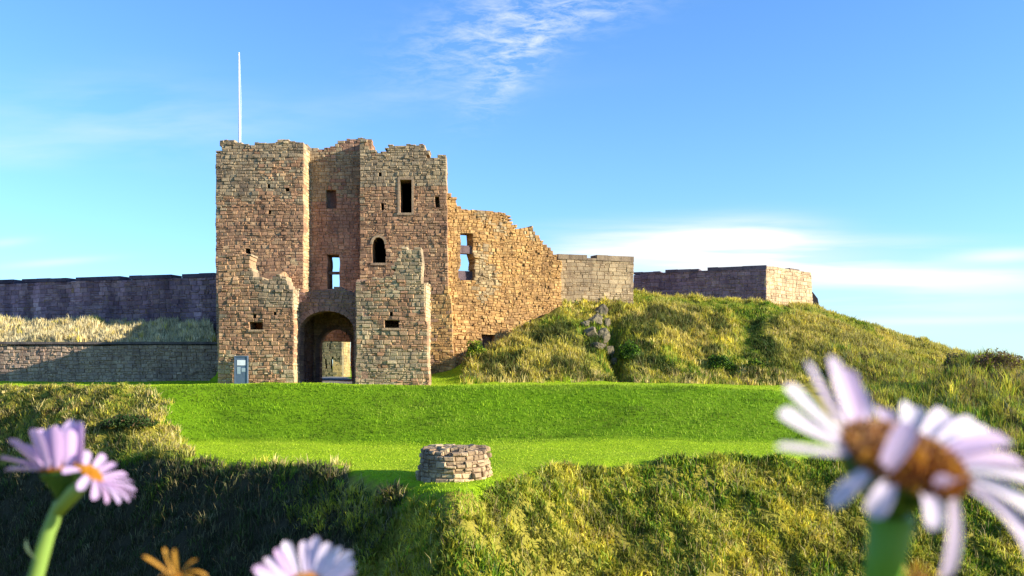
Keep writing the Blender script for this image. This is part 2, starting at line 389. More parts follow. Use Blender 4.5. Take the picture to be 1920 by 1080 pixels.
def rough(name, nc, per, xr, yr, cond, rad, Lr, Wd, cols, wts, label, lean=.7, seed=1, green=.5, hook=None):
    X, Y, k, dirs, q, px, m = tussocks(nc, per, xr, yr, cond, rad)
    cmul = rng.uniform(.6, 1.5, (m, 1)) * (.6 + .8 * fbm(np.arange(m) * 7.3, np.arange(m) * 0.0, 3, 1)[:, None])
    n = len(X)
    base = (palette(m, cols, wts) * cmul)[k] * .72 + palette(n, cols, wts) * .28
    base = mixcol(base, palette(n, [GRN, DGR, OLV], [3, 1, 2]), X, Y, .35, seed, .60 - .25 * green, .80 - .2 * green)
    L = rng.uniform(*Lr, n) * np.repeat(rng.uniform(.5, 1.4, m), per)
    if hook: base, L = hook(X, Y, q, px, base, L)
    o = blades(name, X, Y, L, rng.uniform(.6, 1.4, n) * Wd, base, M_GRASS, lean, clump=dirs)
    return tag(o, label, "grass", kind="stuff")

vis = lambda px: (px > -120) & (px < 2040)
def near_look(X, Y, q, px, base, L):
    d = np.clip((fbm(X * 1.0, Y * 1.0, 181, 3) - .54) / .07, 0, 1)[:, None] * .62
    return base * 1.02 * (1 - d) + palette(len(X), [(.07, .12, .012), (.10, .08, .025), (.05, .06, .012)], [3, 1, 2]) * d, L
def hill_look(X, Y, q, px, base, L):
    n = len(X); f1 = fbm(X * .22, Y * .22, 131, 3); f2 = fbm(X * .6, Y * .6, 137, 3)
    east = np.clip((px - 1400) / 120, 0, 1)
    dark = np.clip((f2 - .56 + .12 * east) / .05, 0, 1) * np.clip((8.7 - q) / .3, 0, 1); dark *= np.where(east > .5, .45, 1)
    gold = np.clip((f1 - .50 + .16 * east) / .10, 0, 1)
    band = np.clip(1 - np.abs(q - 8.85) / .18, 0, 1) * ((px > 1180) & (px < 1640))
    track = np.exp(-((px - 1440 - 35 * np.sin(q * 3)) / 22.0) ** 2) * (q < 8.8)
    base = base * (1 - .55 * gold[:, None]) + palette(n, [STR, YEL, (.45, .33, .12)], [3, 3, 2]) * .55 * gold[:, None]
    g_ = np.clip(band + track, 0, 1)[:, None] * .75; base = base * (1 - g_) + palette(n, [GRN, (.16, .27, .012)], [1, 1]) * g_
    base = base * (1 - .85 * dark[:, None]) + palette(n, [DGR, (.05, .07, .015), (.07, .05, .02)], [3, 2, 1]) * .85 * dark[:, None]
    return base, L * (1 + .35 * dark) * (1 - .6 * g_[:, 0])
def bank_look(X, Y, q, px, base, L):
    n = len(X); e = np.clip((px - 235) / 40, 0, 1) * np.clip((q - 4.1) / .2, 0, 1) + np.clip((q - 5.85) / .15, 0, 1) * .7
    e = np.clip(e, 0, 1)[:, None] * .8
    base = base * (1 - e) + palette(n, [STR, YEL, OLV], [4, 2, 2]) * e
    return base, L * (1 - .45 * np.clip((q - 5.6) / .4, 0, 1))
rough("rough_grass", 44000, 15, (-28, 30), (20, 41), lambda X, Y, q, px: vis(px) & (q > 2.4) & (q < 4.0 + .05 * np.sin(X)) & (px > 600 + 60 * np.sin(Y * 1.3)) & ~((q > 3.86) & (px < 900)),
      .19, (.10, .34), .050, [YEL, OLV, GRN, STR, BRN], [7, 3.6, 1.8, 1.5, .5],
      "sunlit yellow green rough grass on the near slope under the round stone stump", seed=41, green=.9, lean=1.25, hook=near_look)
SH1, SH2, SH3, SH4 = (.07, .10, .02), (.12, .10, .045), (.22, .18, .08), (.04, .06, .018)  # grass colours darkened to hold the shade of the bank
rough("shade_toned_grass", 17000, 13, (-36, 0), (21, 47), lambda X, Y, q, px: vis(px) & (q > 2.4) & (q < 4.02) & (px <= 700 + 60 * np.sin(Y * 1.3)),
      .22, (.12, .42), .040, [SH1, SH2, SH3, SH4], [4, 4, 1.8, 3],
      "rough grass coloured dark for shade on the bank falling away at the lower left", seed=47, green=-.6, lean=1.1)
rough("bank_scrub", 7000, 14, (-36, -13), (36, 51), lambda X, Y, q, px: vis(px) & (q >= 4.0) & (q < 6.10) & (px <= margin(q) + 10),
      .20, (.12, .40), .042, [(.14, .15, .02), YEL, (.07, .12, .012), DGR, STR, BRN], [4, 2, 2, 3, 2, 2],
      "tangled green and straw scrub on the bank at the left end of the mown lawn", seed=53, green=.2, lean=1.2, hook=bank_look)
rough("straw_tufts", 1500, 14, (-28, -6), (33, 49), lambda X, Y, q, px: ((q > 4.0) & (q < 4.0 + .10 + .05 * np.sin(px * .05)) & (px > 318) & (px < 700)) | ((np.abs(px - margin(q)) < 14) & (q > 4.1) & (q < 6)),
      .16, (.15, .42), .032, [STR, YEL, OLV], [6, 2, 1],
      "pale straw tufts edging the left end of the mown lawn", seed=59, green=.0)
rough("hill_grass", 34000, 11, (-8, 48), (56, 97), lambda X, Y, q, px: vis(px) & (q > 6.98) & (q < 9.35) & (px > 872) & (px < 1730 + 40 * (q - 7)) & ~((px < 1055) & (Y > 66.0 + .49 * (X + 4.9))),
      .30, (.16, .52), .060, [(.46, .39, .05), YEL, OLV, STR, BRN, GRN], [5, 5, 2.4, 2.6, .9, 1],
      "olive and gold rough grass covering the mound under the outer walls", seed=61, green=.4, lean=1.1, hook=hill_look)
rough("dry_grass_fringe", 2300, 10, (-6, 22), (56, 69), lambda X, Y, q, px: (q > 6.93) & (q < 7.22) & (px > 868) & (px < 1500),
      .25, (.2, .55), .05, [STR, YEL, BRN], [6, 2, 1.5],
      "dry straw fringe along the foot of the mound above the lawn", seed=67, green=0)
rough("terrace_grass", 5200, 12, (-50, -16), (62, 73), lambda X, Y, q, px: (px > -140) & (q > 7.98) & (q < 9.1) & (px < 400),
      .22, (.18, .46), .05, [(.66, .56, .32), (.58, .48, .26), STR, YEL], [6, 4, 2, .6],
      "tall pale dry grass on the terrace between the two walls at left", lean=.45, seed=71, green=-.6)
rough("right_scrub", 9000, 14, (18, 48), (38, 72), lambda X, Y, q, px: (px > 1560) & (px < 2060) & (q > 4.0) & (q < 8.3) & rough_mask(q, px),
      .26, (.25, .8), .045, [OLV, BRN, YEL, GRN, SAGE, (.22, .15, .07)], [4, 3, 3, 2, 2, 2],
      "brown and olive scrub on the hummock behind the large daisy", seed=73, green=.3)
X, Y, q, px = scatter(26000, (-36, 28), (21, 46), lambda X, Y, q, px: vis(px) & (q > 2.5) & (q < 3.95) & (fbm(X * .5, Y * .5, 171, 3) > .5))
n = len(X); k_ = np.where((px < 650)[:, None], .45, 1.0)  # stalks dimmed on the left slope as painted shade
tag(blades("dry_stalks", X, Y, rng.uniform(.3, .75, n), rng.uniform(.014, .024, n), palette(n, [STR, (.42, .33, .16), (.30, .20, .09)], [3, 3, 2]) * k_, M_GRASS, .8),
    "thin dry seed stalks standing in the rough grass of the near slope", "grass", kind="stuff")
# mown lawn: closely mown yellow-green on the level bench, longer on its bank, with shade painted in as deeper green
X, Y, q, px = scatter(420000, (-46, 34), (27, 70), lambda X, Y, q, px: vis(px) & ~rough_mask(q, px) & (q < 9) & (q > 3.9) & ~((px > 402) & (px < 806) & (Y > 53.8)))
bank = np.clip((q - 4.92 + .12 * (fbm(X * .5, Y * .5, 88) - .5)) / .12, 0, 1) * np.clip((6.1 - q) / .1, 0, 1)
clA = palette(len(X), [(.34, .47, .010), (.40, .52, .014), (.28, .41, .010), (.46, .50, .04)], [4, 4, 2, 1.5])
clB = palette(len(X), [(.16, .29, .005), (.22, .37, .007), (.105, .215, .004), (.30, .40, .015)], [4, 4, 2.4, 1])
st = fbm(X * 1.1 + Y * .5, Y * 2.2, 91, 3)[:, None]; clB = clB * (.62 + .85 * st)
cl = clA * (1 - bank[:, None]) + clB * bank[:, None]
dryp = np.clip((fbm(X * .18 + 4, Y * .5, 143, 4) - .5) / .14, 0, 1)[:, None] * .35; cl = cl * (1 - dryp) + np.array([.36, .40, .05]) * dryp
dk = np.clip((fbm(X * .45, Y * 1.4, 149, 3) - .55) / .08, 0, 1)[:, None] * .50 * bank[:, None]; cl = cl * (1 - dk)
Lg = rng.uniform(.03, .07, len(X)) * (1 - bank) + rng.uniform(.07, .17, len(X)) * bank * (.5 + 1.1 * st[:, 0])
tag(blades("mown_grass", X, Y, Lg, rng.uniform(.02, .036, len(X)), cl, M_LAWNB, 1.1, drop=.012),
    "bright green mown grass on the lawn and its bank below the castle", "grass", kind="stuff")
X, Y, q, px = scatter(9000, (-5, 2), (26, 31), lambda X, Y, q, px: (q > 3.82) & (q < 4.02) & (px > 715) & (px < 965))
tag(blades("verge_grass", X, Y, rng.uniform(.06, .14, len(X)), rng.uniform(.02, .034, len(X)), palette(len(X), [(.24, .40, .010), (.31, .46, .014)], [1, 1]), M_LAWNB, .9, drop=.015),
    "bright green lip of lawn in front of the round stone stump", "grass", kind="stuff")

# ------------------------------------------------------------------ masonry
WARM = [(.37, .23, .145), (.43, .275, .17), (.28, .17, .115), (.50, .36, .235), (.23, .14, .105), (.37, .21, .145)]
GREY = [(.31, .245, .175), (.37, .30, .215), (.25, .195, .145), (.42, .345, .245)]
SHADE_STONE = [(.22, .145, .19), (.27, .185, .22), (.16, .105, .145), (.34, .25, .25)]  # purple-dark palette, shade of the unlit walls painted in
ORNG = [(.45, .27, .11), (.53, .335, .145), (.36, .21, .10), (.58, .41, .20), (.27, .16, .085)]
def pick(rnd, pal):
    c = rnd.choice(pal); m_ = [sum(p[i] for p in pal) / len(pal) for i in range(3)]; k = rnd.uniform(.86, 1.17); return tuple((x * .42 + y * .58) * k * 1.06 for x, y in zip(c, m_))
def line_map(p0, p1):
    d = Vector((p1[0] - p0[0], p1[1] - p0[1], 0)); L = d.length; d.normalize(); n = Vector((d.y, -d.x, 0))
    return (lambda s, t_, z: (p0[0] + d.x * s + n.x * t_, p0[1] + d.y * s + n.y * t_, z)), L
def wv(x, y):
    i, j = math.floor(x), math.floor(y); fx, fy = x - i, y - j; fx = fx * fx * (3 - 2 * fx); fy = fy * fy * (3 - 2 * fy)
    g = lambda a_, b_: (math.sin(a_ * 127.1 + b_ * 311.7) * 43758.5453) % 1
    return (g(i, j) * (1 - fx) + g(i + 1, j) * fx) * (1 - fy) + (g(i, j + 1) * (1 - fx) + g(i + 1, j + 1) * fx) * fy
def masonry(name, mp, L, z0, top, thick, holes=(), pal=None, course=(.19, .31), length=(.24, .60), relief=.042,
            smin=None, smax=None, parent=None, mat=None, seed=1, bottom=None, jag=.12, core=(.27, .19, .12), both=True, warp=.12, split=.28):
    """coursed stones on a wall line; mp maps (along, outward, height) to the world.
    top(s) is the ragged top, holes are functions z -> list of (s0, s1) openings"""
    mp_ = mp
    def mp(s, t_, z):
        if t_ > -.3: t_ = t_ + .05 * (wv(s * .7, z * .7) - .5)
        return mp_(s + warp * (wv(s * .8 + 9, z * 1.3) - .5), t_, z + warp * 1.5 * (wv(s * .55, z * .35 + 5) - .5) if z > z0 + .5 else z)
    rnd = random.Random(seed); mb = MB(); pal = pal or (lambda s, z, r: pick(r, WARM))
    z = z0; zmax = max(top(L * i / 60) for i in range(61)) + .2
    while z < zmax:
        h = rnd.uniform(*course); zm = z + h / 2
        lo = smin(zm) if smin else 0.0; hi = smax(zm) if smax else L
        cuts = sorted([(max(a_, lo), min(b_, hi)) for f in holes for a_, b_ in f(zm) if b_ > lo and a_ < hi])
        iv = []; cur = lo
        for a_, b_ in cuts:
            if a_ > cur + .03: iv.append((cur, a_))
            cur = max(cur, b_)
        if hi > cur + .03: iv.append((cur, hi))
        for a_, b_ in iv:
            s = a_
            while s < b_ - 1e-4:
                l = rnd.uniform(*length)
                if b_ - (s + l) < length[0] * .6: l = b_ - s
                e = min(s + l, b_); sm = (s + e) / 2; tp = top(sm) + rnd.uniform(-jag, jag)
                zt = min(z + h, tp) if tp - z > .08 else None
                if zt is not None and zt - z > .07 and not (bottom and zt < bottom(sm)):
                  rows = [(s, e, z, zt)]
                  if rnd.random() < split and zt - z > .18:
                      k = z + (zt - z) * rnd.uniform(.38, .62)
                      if e - s > .34 and rnd.random() < .6:
                          m1, m2 = s + (e - s) * rnd.uniform(.35, .65), s + (e - s) * rnd.uniform(.35, .65); rows = [(s, m1, z, k), (m1, e, z, k), (s, m2, k, zt), (m2, e, k, zt)]
                      else: rows = [(s, e, z, k), (s, e, k, zt)]
                  for s_a, s_b, z_a, z_b in rows:
                    c_ = pal(sm, zm, rnd); off = rnd.uniform(0, relief) + (relief if rnd.random() < .08 else 0)
                    g_ = .006; ch = min(.034, (z_b - z_a) * .24); bo = -thick - (rnd.uniform(0, relief) if both else 0)
                    j = lambda: rnd.uniform(-.02, .02)
                    o_ = [(s_a + g_, z_a + g_), (s_b - g_, z_a + g_), (s_b - g_, z_b - g_), (s_a + g_, z_b - g_)]
                    i_ = [(s_a + g_ + ch + j(), z_a + g_ + ch + j()), (s_b - g_ - ch + j(), z_a + g_ + ch + j()), (s_b - g_ - ch + j(), z_b - g_ - ch + j()), (s_a + g_ + ch + j(), z_b - g_ - ch + j())]
                    tl = rnd.uniform(-.02, .02)
                    vs = [mp(a1, off + j() + (tl if k in (0, 3) else -tl), b1) for k, (a1, b1) in enumerate(i_)] + \
                         [mp(a1, off - .034, b1) for a1, b1 in o_] + [mp(a1, bo, b1) for a1, b1 in o_]
                    fs = [(0, 1, 2, 3), (11, 10, 9, 8)]
                    for k in range(4):
                        n_ = (k + 1) % 4; fs += [(4 + k, 4 + n_, n_, k), (8 + k, 8 + n_, 4 + n_, 4 + k)]
                    mb.add(vs, fs, c_)
                  q0, q1 = s - .002, e + .002; w_ = .018
                  vs = [mp(a1, -w_, b1) for a1, b1 in ((q0 + .01, z), (q1 - .01, z), (q1 - .01, zt - .02 if zt < z + h - .001 else zt), (q0 + .01, zt - .02 if zt < z + h - .001 else zt))] + \
                       [mp(a1, -thick + w_, b1) for a1, b1 in ((q0 + .01, z), (q1 - .01, z), (q1 - .01, zt - .02 if zt < z + h - .001 else zt), (q0 + .01, zt - .02 if zt < z + h - .001 else zt))]
                  mb.add(vs, [(0, 1, 2, 3), (7, 6, 5, 4), (0, 4, 5, 1), (1, 5, 6, 2), (2, 6, 7, 3), (3, 7, 4, 0)], core)
                s = e
        z += h
    return mb.build(name, mat or M_STONE, parent)
def rect(s0, s1, za, zb): return lambda z: [(s0, s1)] if za < z < zb else []
def arch(sc, hw, zs, rise, za=-9):
    def f(z):
        if z < za or z > zs + rise: return []
        if z <= zs: return [(sc - hw, sc + hw)]
        k = hw * math.sqrt(max(0, 1 - ((z - zs) / rise) ** 2)); return [(sc - k, sc + k)]
    return f
def prof(pts, Y, px0, X0=None):
    """top profile from (photo px, py) at distance Y -> function of s measured from px0"""
    xs = [XX(a_, Y) - XX(px0, Y) for a_, _ in pts]; zs = [ZZ(b_, Y) for _, b_ in pts]
    return lambda s: float(np.interp(s, xs, zs))
const = lambda v: (lambda s: v)
def patchy(seed, greyfn, warm=WARM, grey=GREY):
    def f(s, z, r):
        n = float(fbm(np.array([s * .35 + seed]), np.array([z * .35 + seed * 2.0]), seed, 3)[0])
        return pick(r, grey) if greyfn(s, z) + (n - .5) * 2.2 + r.uniform(-.18, .18) > .5 else pick(r, warm)
    return f

GZ = -1.45
# ---- gatehouse tower
MY = 67.0
tower = empty("gatehouse_tower", (XX(620, MY), MY + 6, GZ), "tall ruined sandstone gatehouse with ragged top and dark windows behind the arched gate", "castle")
TOP = [(405, 285), (411, 284), (412, 262), (432, 259), (440, 262), (450, 268), (500, 268), (520, 267), (535, 262), (560, 267), (575, 271), (583, 277), (600, 281), (625, 273), (640, 266),
       (660, 260), (672, 257), (684, 257), (690, 268), (700, 277), (708, 286), (722, 286), (728, 276), (736, 271), (765, 270), (793, 273), (799, 278), (803, 298), (816, 301), (818, 291), (838, 291)]
LY, RYv, RecY = 66.2, 66.9, 68.3
# left turret front
x0, x1 = XX(405, LY), XX(569, LY)
mp, L = line_map((x0, LY), (x1, LY))
s_ = lambda px, Y, base: XX(px, Y) - base
hl = [rect(s_(536, LY, x0), s_(543, LY, x0), ZZ(359, LY), ZZ(351, LY)), rect(s_(500, LY, x0), s_(505, LY, x0), ZZ(352, LY), ZZ(347, LY)), rect(s_(461, LY, x0), s_(470, LY, x0), ZZ(480, LY), ZZ(470, LY)),
      rect(s_(503, LY, x0), s_(508, LY, x0), ZZ(400, LY), ZZ(394, LY))]
masonry("front_wall", mp, L, GZ, prof(TOP, LY, 405), 1.4, hl, patchy(3, lambda s, z: .95 if z > 13.6 - .38 * max(0, s - 1.2) - (1.3 if s < 3 else 0) else .05), parent=tower, seed=11)
# right return of the left turret (sunlight painted in with paler stone)
mp, L = line_map((x1 - .02, LY + .05), (x1 - .02, RecY + .3))
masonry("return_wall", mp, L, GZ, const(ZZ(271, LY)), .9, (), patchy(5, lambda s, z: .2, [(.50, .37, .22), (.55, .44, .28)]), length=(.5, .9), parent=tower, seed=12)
# recessed middle wall
a0, a1 = XX(566, RecY), XX(680, RecY)
mp, L = line_map((a0, RecY), (a1, RecY))
hm = [rect(s_(614, RecY, a0), s_(636, RecY, a0), ZZ(541, RecY), ZZ(479, RecY)), rect(s_(640, RecY, a0) - 2.6, s_(650, RecY, a0) + .3, GZ - 1, 1.9)]
SHADE_PINK = [(.31, .19, .15), (.36, .22, .165), (.26, .16, .135), (.38, .26, .20)]  # pinkish palette holding the shade of recessed and inner walls
masonry("recessed_wall", mp, L, GZ, prof(TOP, RecY, 566), 2.0, hm + [rect(s_(612, RecY, a0), s_(630, RecY, a0), ZZ(388, RecY), ZZ(356, RecY))],
        patchy(8, lambda s, z: .75 if z > 12.3 else -.1, SHADE_PINK), relief=.03, parent=tower, seed=13)
mb = MB(); mb.box((XX(608, RecY), RecY + .45, ZZ(391, RecY)), (XX(634, RecY), RecY + .9, ZZ(350, RecY)), (.17, .11, .10)); mb.build("blocked_window", M_STONE, tower)
# right turret front
b0, b1 = XX(675, RYv), XX(852, RYv)
mp, L = line_map((b0, RYv), (b1, RYv))
def smaxr(z):
    py = HY - z * F / RYv
    return s_(float(np.interp(py, [290, 545, 560, 640, 700], [836, 841, 845, 850, 852])), RYv, b0)
hr = [rect(s_(750, RYv, b0), s_(772, RYv, b0), ZZ(399, RYv), ZZ(337, RYv)),
      arch(s_(710, RYv, b0), .47, ZZ(458, RYv), .55, ZZ(493, RYv)),
      rect(s_(816, RYv, b0), s_(824, RYv, b0), ZZ(389, RYv), ZZ(371, RYv)),
      rect(s_(714, RYv, b0), s_(719, RYv, b0), ZZ(394, RYv), ZZ(382, RYv)), rect(s_(711, RYv, b0), s_(716, RYv, b0), ZZ(334, RYv), ZZ(322, RYv)),
      rect(s_(722, RYv, b0), s_(724, RYv, b0), ZZ(480, RYv), ZZ(470, RYv))]
masonry("front_wall", mp, L, GZ, prof([(675, 262)] + [p for p in TOP if p[0] > 675], RYv, 675), 1.3, hr,
        lambda s, z, r, f=patchy(17, lambda s, z: .62 if z > 13.2 else .0): pick(r, ORNG) if (s > 4.6 and z < 5.6 + .3 * math.sin(3 * s) and r.random() < .85) else f(s, z, r), smax=smaxr, parent=tower, seed=14)
mp, L = line_map((b0 + .02, RecY + .3), (b0 + .02, RYv + .05))
masonry("return_wall", mp, L, GZ, const(ZZ(262, RYv)), .8, (), parent=tower, seed=15)
# surrounds and back of windows
def frame_box(name, px0, px1, py0, py1, Y, w_, parent, mat, col):
    mb = MB(); xa, xb, za, zb = XX(px0, Y), XX(px1, Y), ZZ(py1, Y), ZZ(py0, Y); d0, d1 = Y - .07, Y + .3
    mb.box((xa - w_, d0, za), (xa, d1, zb), col); mb.box((xb, d0, za), (xb + w_, d1, zb), col)
    mb.box((xa - w_, d0 - .003, zb), (xb + w_, d1, zb + w_), col); mb.box((xa - w_ - .04, d0 - .02, za - w_), (xb + w_ + .04, d1, za), col)
    return mb.build(name, mat, parent)
frame_box("window_surround", 750, 772, 337, 399, RYv, .16, tower, M_STONE, (.36, .27, .20))
def sill(px0, px1, py, Y, parent, h=.17, y_out=.09):
    mb = MB(); mb.box((XX(px0, Y), Y - y_out, ZZ(py, Y) - h), (XX(px1, Y), Y + .35, ZZ(py, Y)), (.42, .31, .22)); return mb.build("window_sill", M_STONE, parent)
sill(695, 726, 493, RYv, tower); mb = MB()
for sg in (-1, 1):
    for k in range(6):
        t0, t1 = math.pi * (.5 + sg * k / 12), math.pi * (.5 + sg * (k + 1) / 12); cx_, cz_ = XX(710, RYv), ZZ(458, RYv)
        pts = [(cx_ + math.cos(a_) * (.44 + e_), cz_ + math.sin(a_) * (.52 + e_)) for a_, e_ in ((t0, 0), (t0, .17), (t1, .17), (t1, 0))]
        mb.add([(p_[0], RYv - .075 - .004 * k, p_[1]) for p_ in pts] + [(p_[0], RYv + .3, p_[1]) for p_ in pts], [(0, 1, 2, 3), (0, 4, 5, 1), (1, 5, 6, 2), (2, 6, 7, 3), (3, 7, 4, 0), (7, 6, 5, 4)], (.36 - .01 * (k % 3), .265, .19))
mb.build("window_surround", M_STONE, tower)
# side and rear walls, and an unseen roof slab added to keep the rooms dark
xl = XX(405, LY)
mp, L = line_map((xl, 80.5), (xl, LY + .05))
masonry("side_wall", mp, L, GZ, lambda s: 15.3 + .35 * math.sin(s * 1.3), 1.4, (), patchy(19, lambda s, z: .5 if z > 11 else .1), length=(.5, 1.1), course=(.3, .45), parent=tower, seed=16)
mp, L = line_map((XX(838, RYv) - .05, RYv + 1.28), (XX(838, RYv) - 1.5, 80.5))
masonry("side_wall", mp, L, GZ, lambda s: 15.1 + .25 * math.sin(s * 1.7), 1.3, (), length=(.5, 1.1), course=(.3, .45), parent=tower, seed=17)
bx0, bx1 = xl, XX(838, RYv) - 1.5
mp, L = line_map((bx0, 79.6), (bx1, 79.6))
masonry("rear_wall", mp, L, GZ, lambda s: 14.9 + .3 * math.sin(s * .9), 1.4,
        [rect(-17.2 - bx0, -13.9 - bx0, 5.6, 11.2), rect(-18.2 - bx0, -13.2 - bx0, -9, 3.2)], length=(.5, 1.1), course=(.3, .45), parent=tower, seed=18)
mb = MB(); mb.box((bx0 + 1.3, 69.9, 14.2), (bx1 - .2, 79.7, 14.6), (.2, .18, .16)); mb.box((bx0 + 1.3, 67.5, 14.25), (x1 - .7, 70, 14.55), (.2, .18, .16))
mb.box((b0 + .3, 68.0, 14.25), (bx1 + .2, 70, 14.55), (.2, .18, .16))
mb.build("added_roof_slab", M_STONE, tower)
# partition isolating the right hand rooms from the through-slit
mb = MB(); mb.box((-11.0, 70.0, GZ), (-10.5, 79.5, 14.19), (.2, .16, .13)); mb.build("inner_wall", M_STONE, tower)
mb = MB(); mb.box((XX(612, RecY), RecY + .5, ZZ(513, RecY)), (XX(638, RecY), RecY + .8, ZZ(508, RecY)), (.2, .14, .12)); mb.build("transom", M_STONE, tower)

# ---- barbican (lower front work with the arch)
FY = 54.0
barb = empty("barbican", (XX(606, FY), FY + 3, GZ), "low ruined stone gate towers with the dark arched entrance between them", "castle gate")
x0, x1 = XX(409, FY), XX(550, FY)
mp, L = line_map((x0, FY), (x1, FY))
LT = [(409, 474), (450, 475), (468, 481), (470, 500), (473, 524), (500, 523), (520, 517), (538, 515), (541, 524), (545, 543), (551, 545)]
hb = [rect(s_(468, FY, x0), s_(493, FY, x0), ZZ(618, FY), ZZ(602, FY)), rect(s_(474, FY, x0), s_(479, FY, x0), ZZ(597, FY), ZZ(592, FY)), rect(s_(512, FY, x0), s_(517, FY, x0), ZZ(590, FY), ZZ(585, FY)), rect(s_(448, FY, x0), s_(453, FY, x0), ZZ(636, FY), ZZ(631, FY))]
fine = dict(course=(.17, .28), length=(.22, .56))
masonry("tower_wall", mp, L, GZ, prof(LT, FY, 409), 1.3, hb, patchy(23, lambda s, z: .8 if z > 3.4 else (.5 if z > 2.4 else .12)), parent=barb, seed=21, **fine)
mp, L = line_map((x1 - .01, FY + .05), (x1 - .01, 56.6))
LIT_STONE = [(.55, .44, .30), (.60, .50, .36), (.48, .36, .24)]  # paler palette for sun-facing sides, light painted in
masonry("return_wall", mp, L, GZ, lambda s: 4.55 + .2 * math.sin(5 * s), .7, (), lambda s, z, r: pick(r, LIT_STONE), parent=barb, seed=22, **fine)
mp, L = line_map((x0, 66.1), (x0, FY + .05))
masonry("side_wall", mp, L, GZ, lambda s: 5.9 + .7 * math.sin(s * .5 + 1.2) * (s < 11), 1.2, (), parent=barb, seed=23, course=(.3, .42), length=(.4, 1))
x0, x1 = XX(667, FY), XX(803, FY)
mp, L = line_map((x0, FY), (x1, FY))
RT = [(667, 525), (700, 521), (733, 519), (737, 500), (746, 494), (748, 468), (765, 463), (790, 465), (793, 470), (804, 520)]
smx = lambda z: s_(float(np.interp(HY - z * F / FY, [460, 530, 534, 600, 604, 725], [791, 791, 796, 798, 800, 804])), FY, x0)
hb2 = [rect(s_(721, FY, x0), s_(748, FY, x0), ZZ(615, FY), ZZ(599, FY)), rect(s_(730, FY, x0), s_(735, FY, x0), ZZ(593, FY), ZZ(588, FY)), rect(s_(678, FY, x0), s_(683, FY, x0), ZZ(582, FY), ZZ(577, FY)),
       rect(s_(742, FY, x0), s_(747, FY, x0), ZZ(486, FY), ZZ(480, FY)), rect(s_(692, FY, x0), s_(696, FY, x0), ZZ(524, FY), ZZ(518, FY))]
masonry("tower_wall", mp, L, GZ, prof(RT, FY, 667), 1.3, hb2, patchy(29, lambda s, z: .95 if z > 3.2 else (.65 if z > 1.8 else .25)), smax=smx, parent=barb, seed=24, **fine)
mp, L = line_map((x1 - .12, FY + .05), (x1 - .12, 56.5))
masonry("side_wall", mp, L, GZ, lambda s: 4.9, .9, (), lambda s, z, r: pick(r, LIT_STONE), smin=None, parent=barb, seed=25, **fine)
mp, L = line_map((x0 + .02, 56.6), (x0 + .02, FY + .05))
masonry("return_wall", mp, L, GZ, lambda s: 5.0, .7, (), lambda s, z, r: pick(r, SHADE_PINK), parent=barb, seed=26, **fine)
# rear closing walls of the towers (keep the slots dark)
mp, L = line_map((x0, 56.2), (x1 - .1, 56.2))
masonry("rear_wall", mp, L, GZ, const(4.9), .4, (), parent=barb, seed=27)
# lids
mb = MB(); mb.box((x0 + .5, FY + 1.0, 4.3), (x1 - .9, 56.25, 4.5), (.2, .17, .14)); mb.build("wall_walk", M_STONE, barb)
mb = MB(); mb.box((XX(409, FY) + 1, FY + 1.0, 4.3), (XX(550, FY) - .6, 60, 4.45), (.2, .17, .14)); mb.build("wall_walk", M_STONE, barb)
# arch wall
AY = 55.4
c0, c1 = XX(549, AY), XX(669, AY)
mp, L = line_map((c0, AY), (c1, AY))
ac = s_(613, AY, c0); ahw = 50.5 * AY / F; zs, rise = ZZ(620, AY), (620 - 583) * AY / F
SHADE_PURP = [(.20, .13, .13), (.24, .16, .155), (.17, .11, .12)]  # purple-dark palette, shade of the gate recess painted in
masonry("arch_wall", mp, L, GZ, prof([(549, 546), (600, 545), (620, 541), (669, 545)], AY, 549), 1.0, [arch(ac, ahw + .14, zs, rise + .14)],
        lambda s, z, r: pick(r, SHADE_PURP), relief=.02, parent=barb, seed=31, **fine)
def arch_ring(name, cx, hw, zs, rise, w_, y0, y1, parent, pal, z_bottom, seed, n=17):
    rnd = random.Random(seed); mb = MB()
    for k in range(n):
        t0, t1 = math.pi * k / n + .008, math.pi * (k + 1) / n - .008; c_ = pick(rnd, pal); d = rnd.uniform(-.015, .015)
        pts = [(cx + math.cos(t_) * (hw + e), zs + math.sin(t_) * (rise + e)) for t_, e in ((t0, 0), (t0, w_), (t1, w_), (t1, 0))]
        vs = [(p[0], y0 + d, p[1]) for p in pts] + [(p[0], y1, p[1]) for p in pts]
        mb.add(vs, [(0, 1, 2, 3), (7, 6, 5, 4), (0, 4, 5, 1), (1, 5, 6, 2), (2, 6, 7, 3), (3, 7, 4, 0)], c_)
    for sg in (-1, 1):
        z = z_bottom
        while z < zs - .02:
            h = min(rnd.uniform(.25, .4), zs - z); a_, b_ = sorted((cx + sg * hw, cx + sg * (hw + w_ + rnd.uniform(-.05, .05))))
            mb.box((a_, y0 + rnd.uniform(-.015, .015), z), (b_, y1, z + h - .015), pick(rnd, pal)); z += h
    return mb.build(name, M_STONE, parent)
arch_ring("outer_arch", c0 + ac, ahw, zs, rise, .3, AY - .035, AY + 1.02, barb, SHADE_PURP, GZ, 5)
sill(716, 753, 615, FY, barb, .14); sill(466, 496, 618, FY, barb, .12)
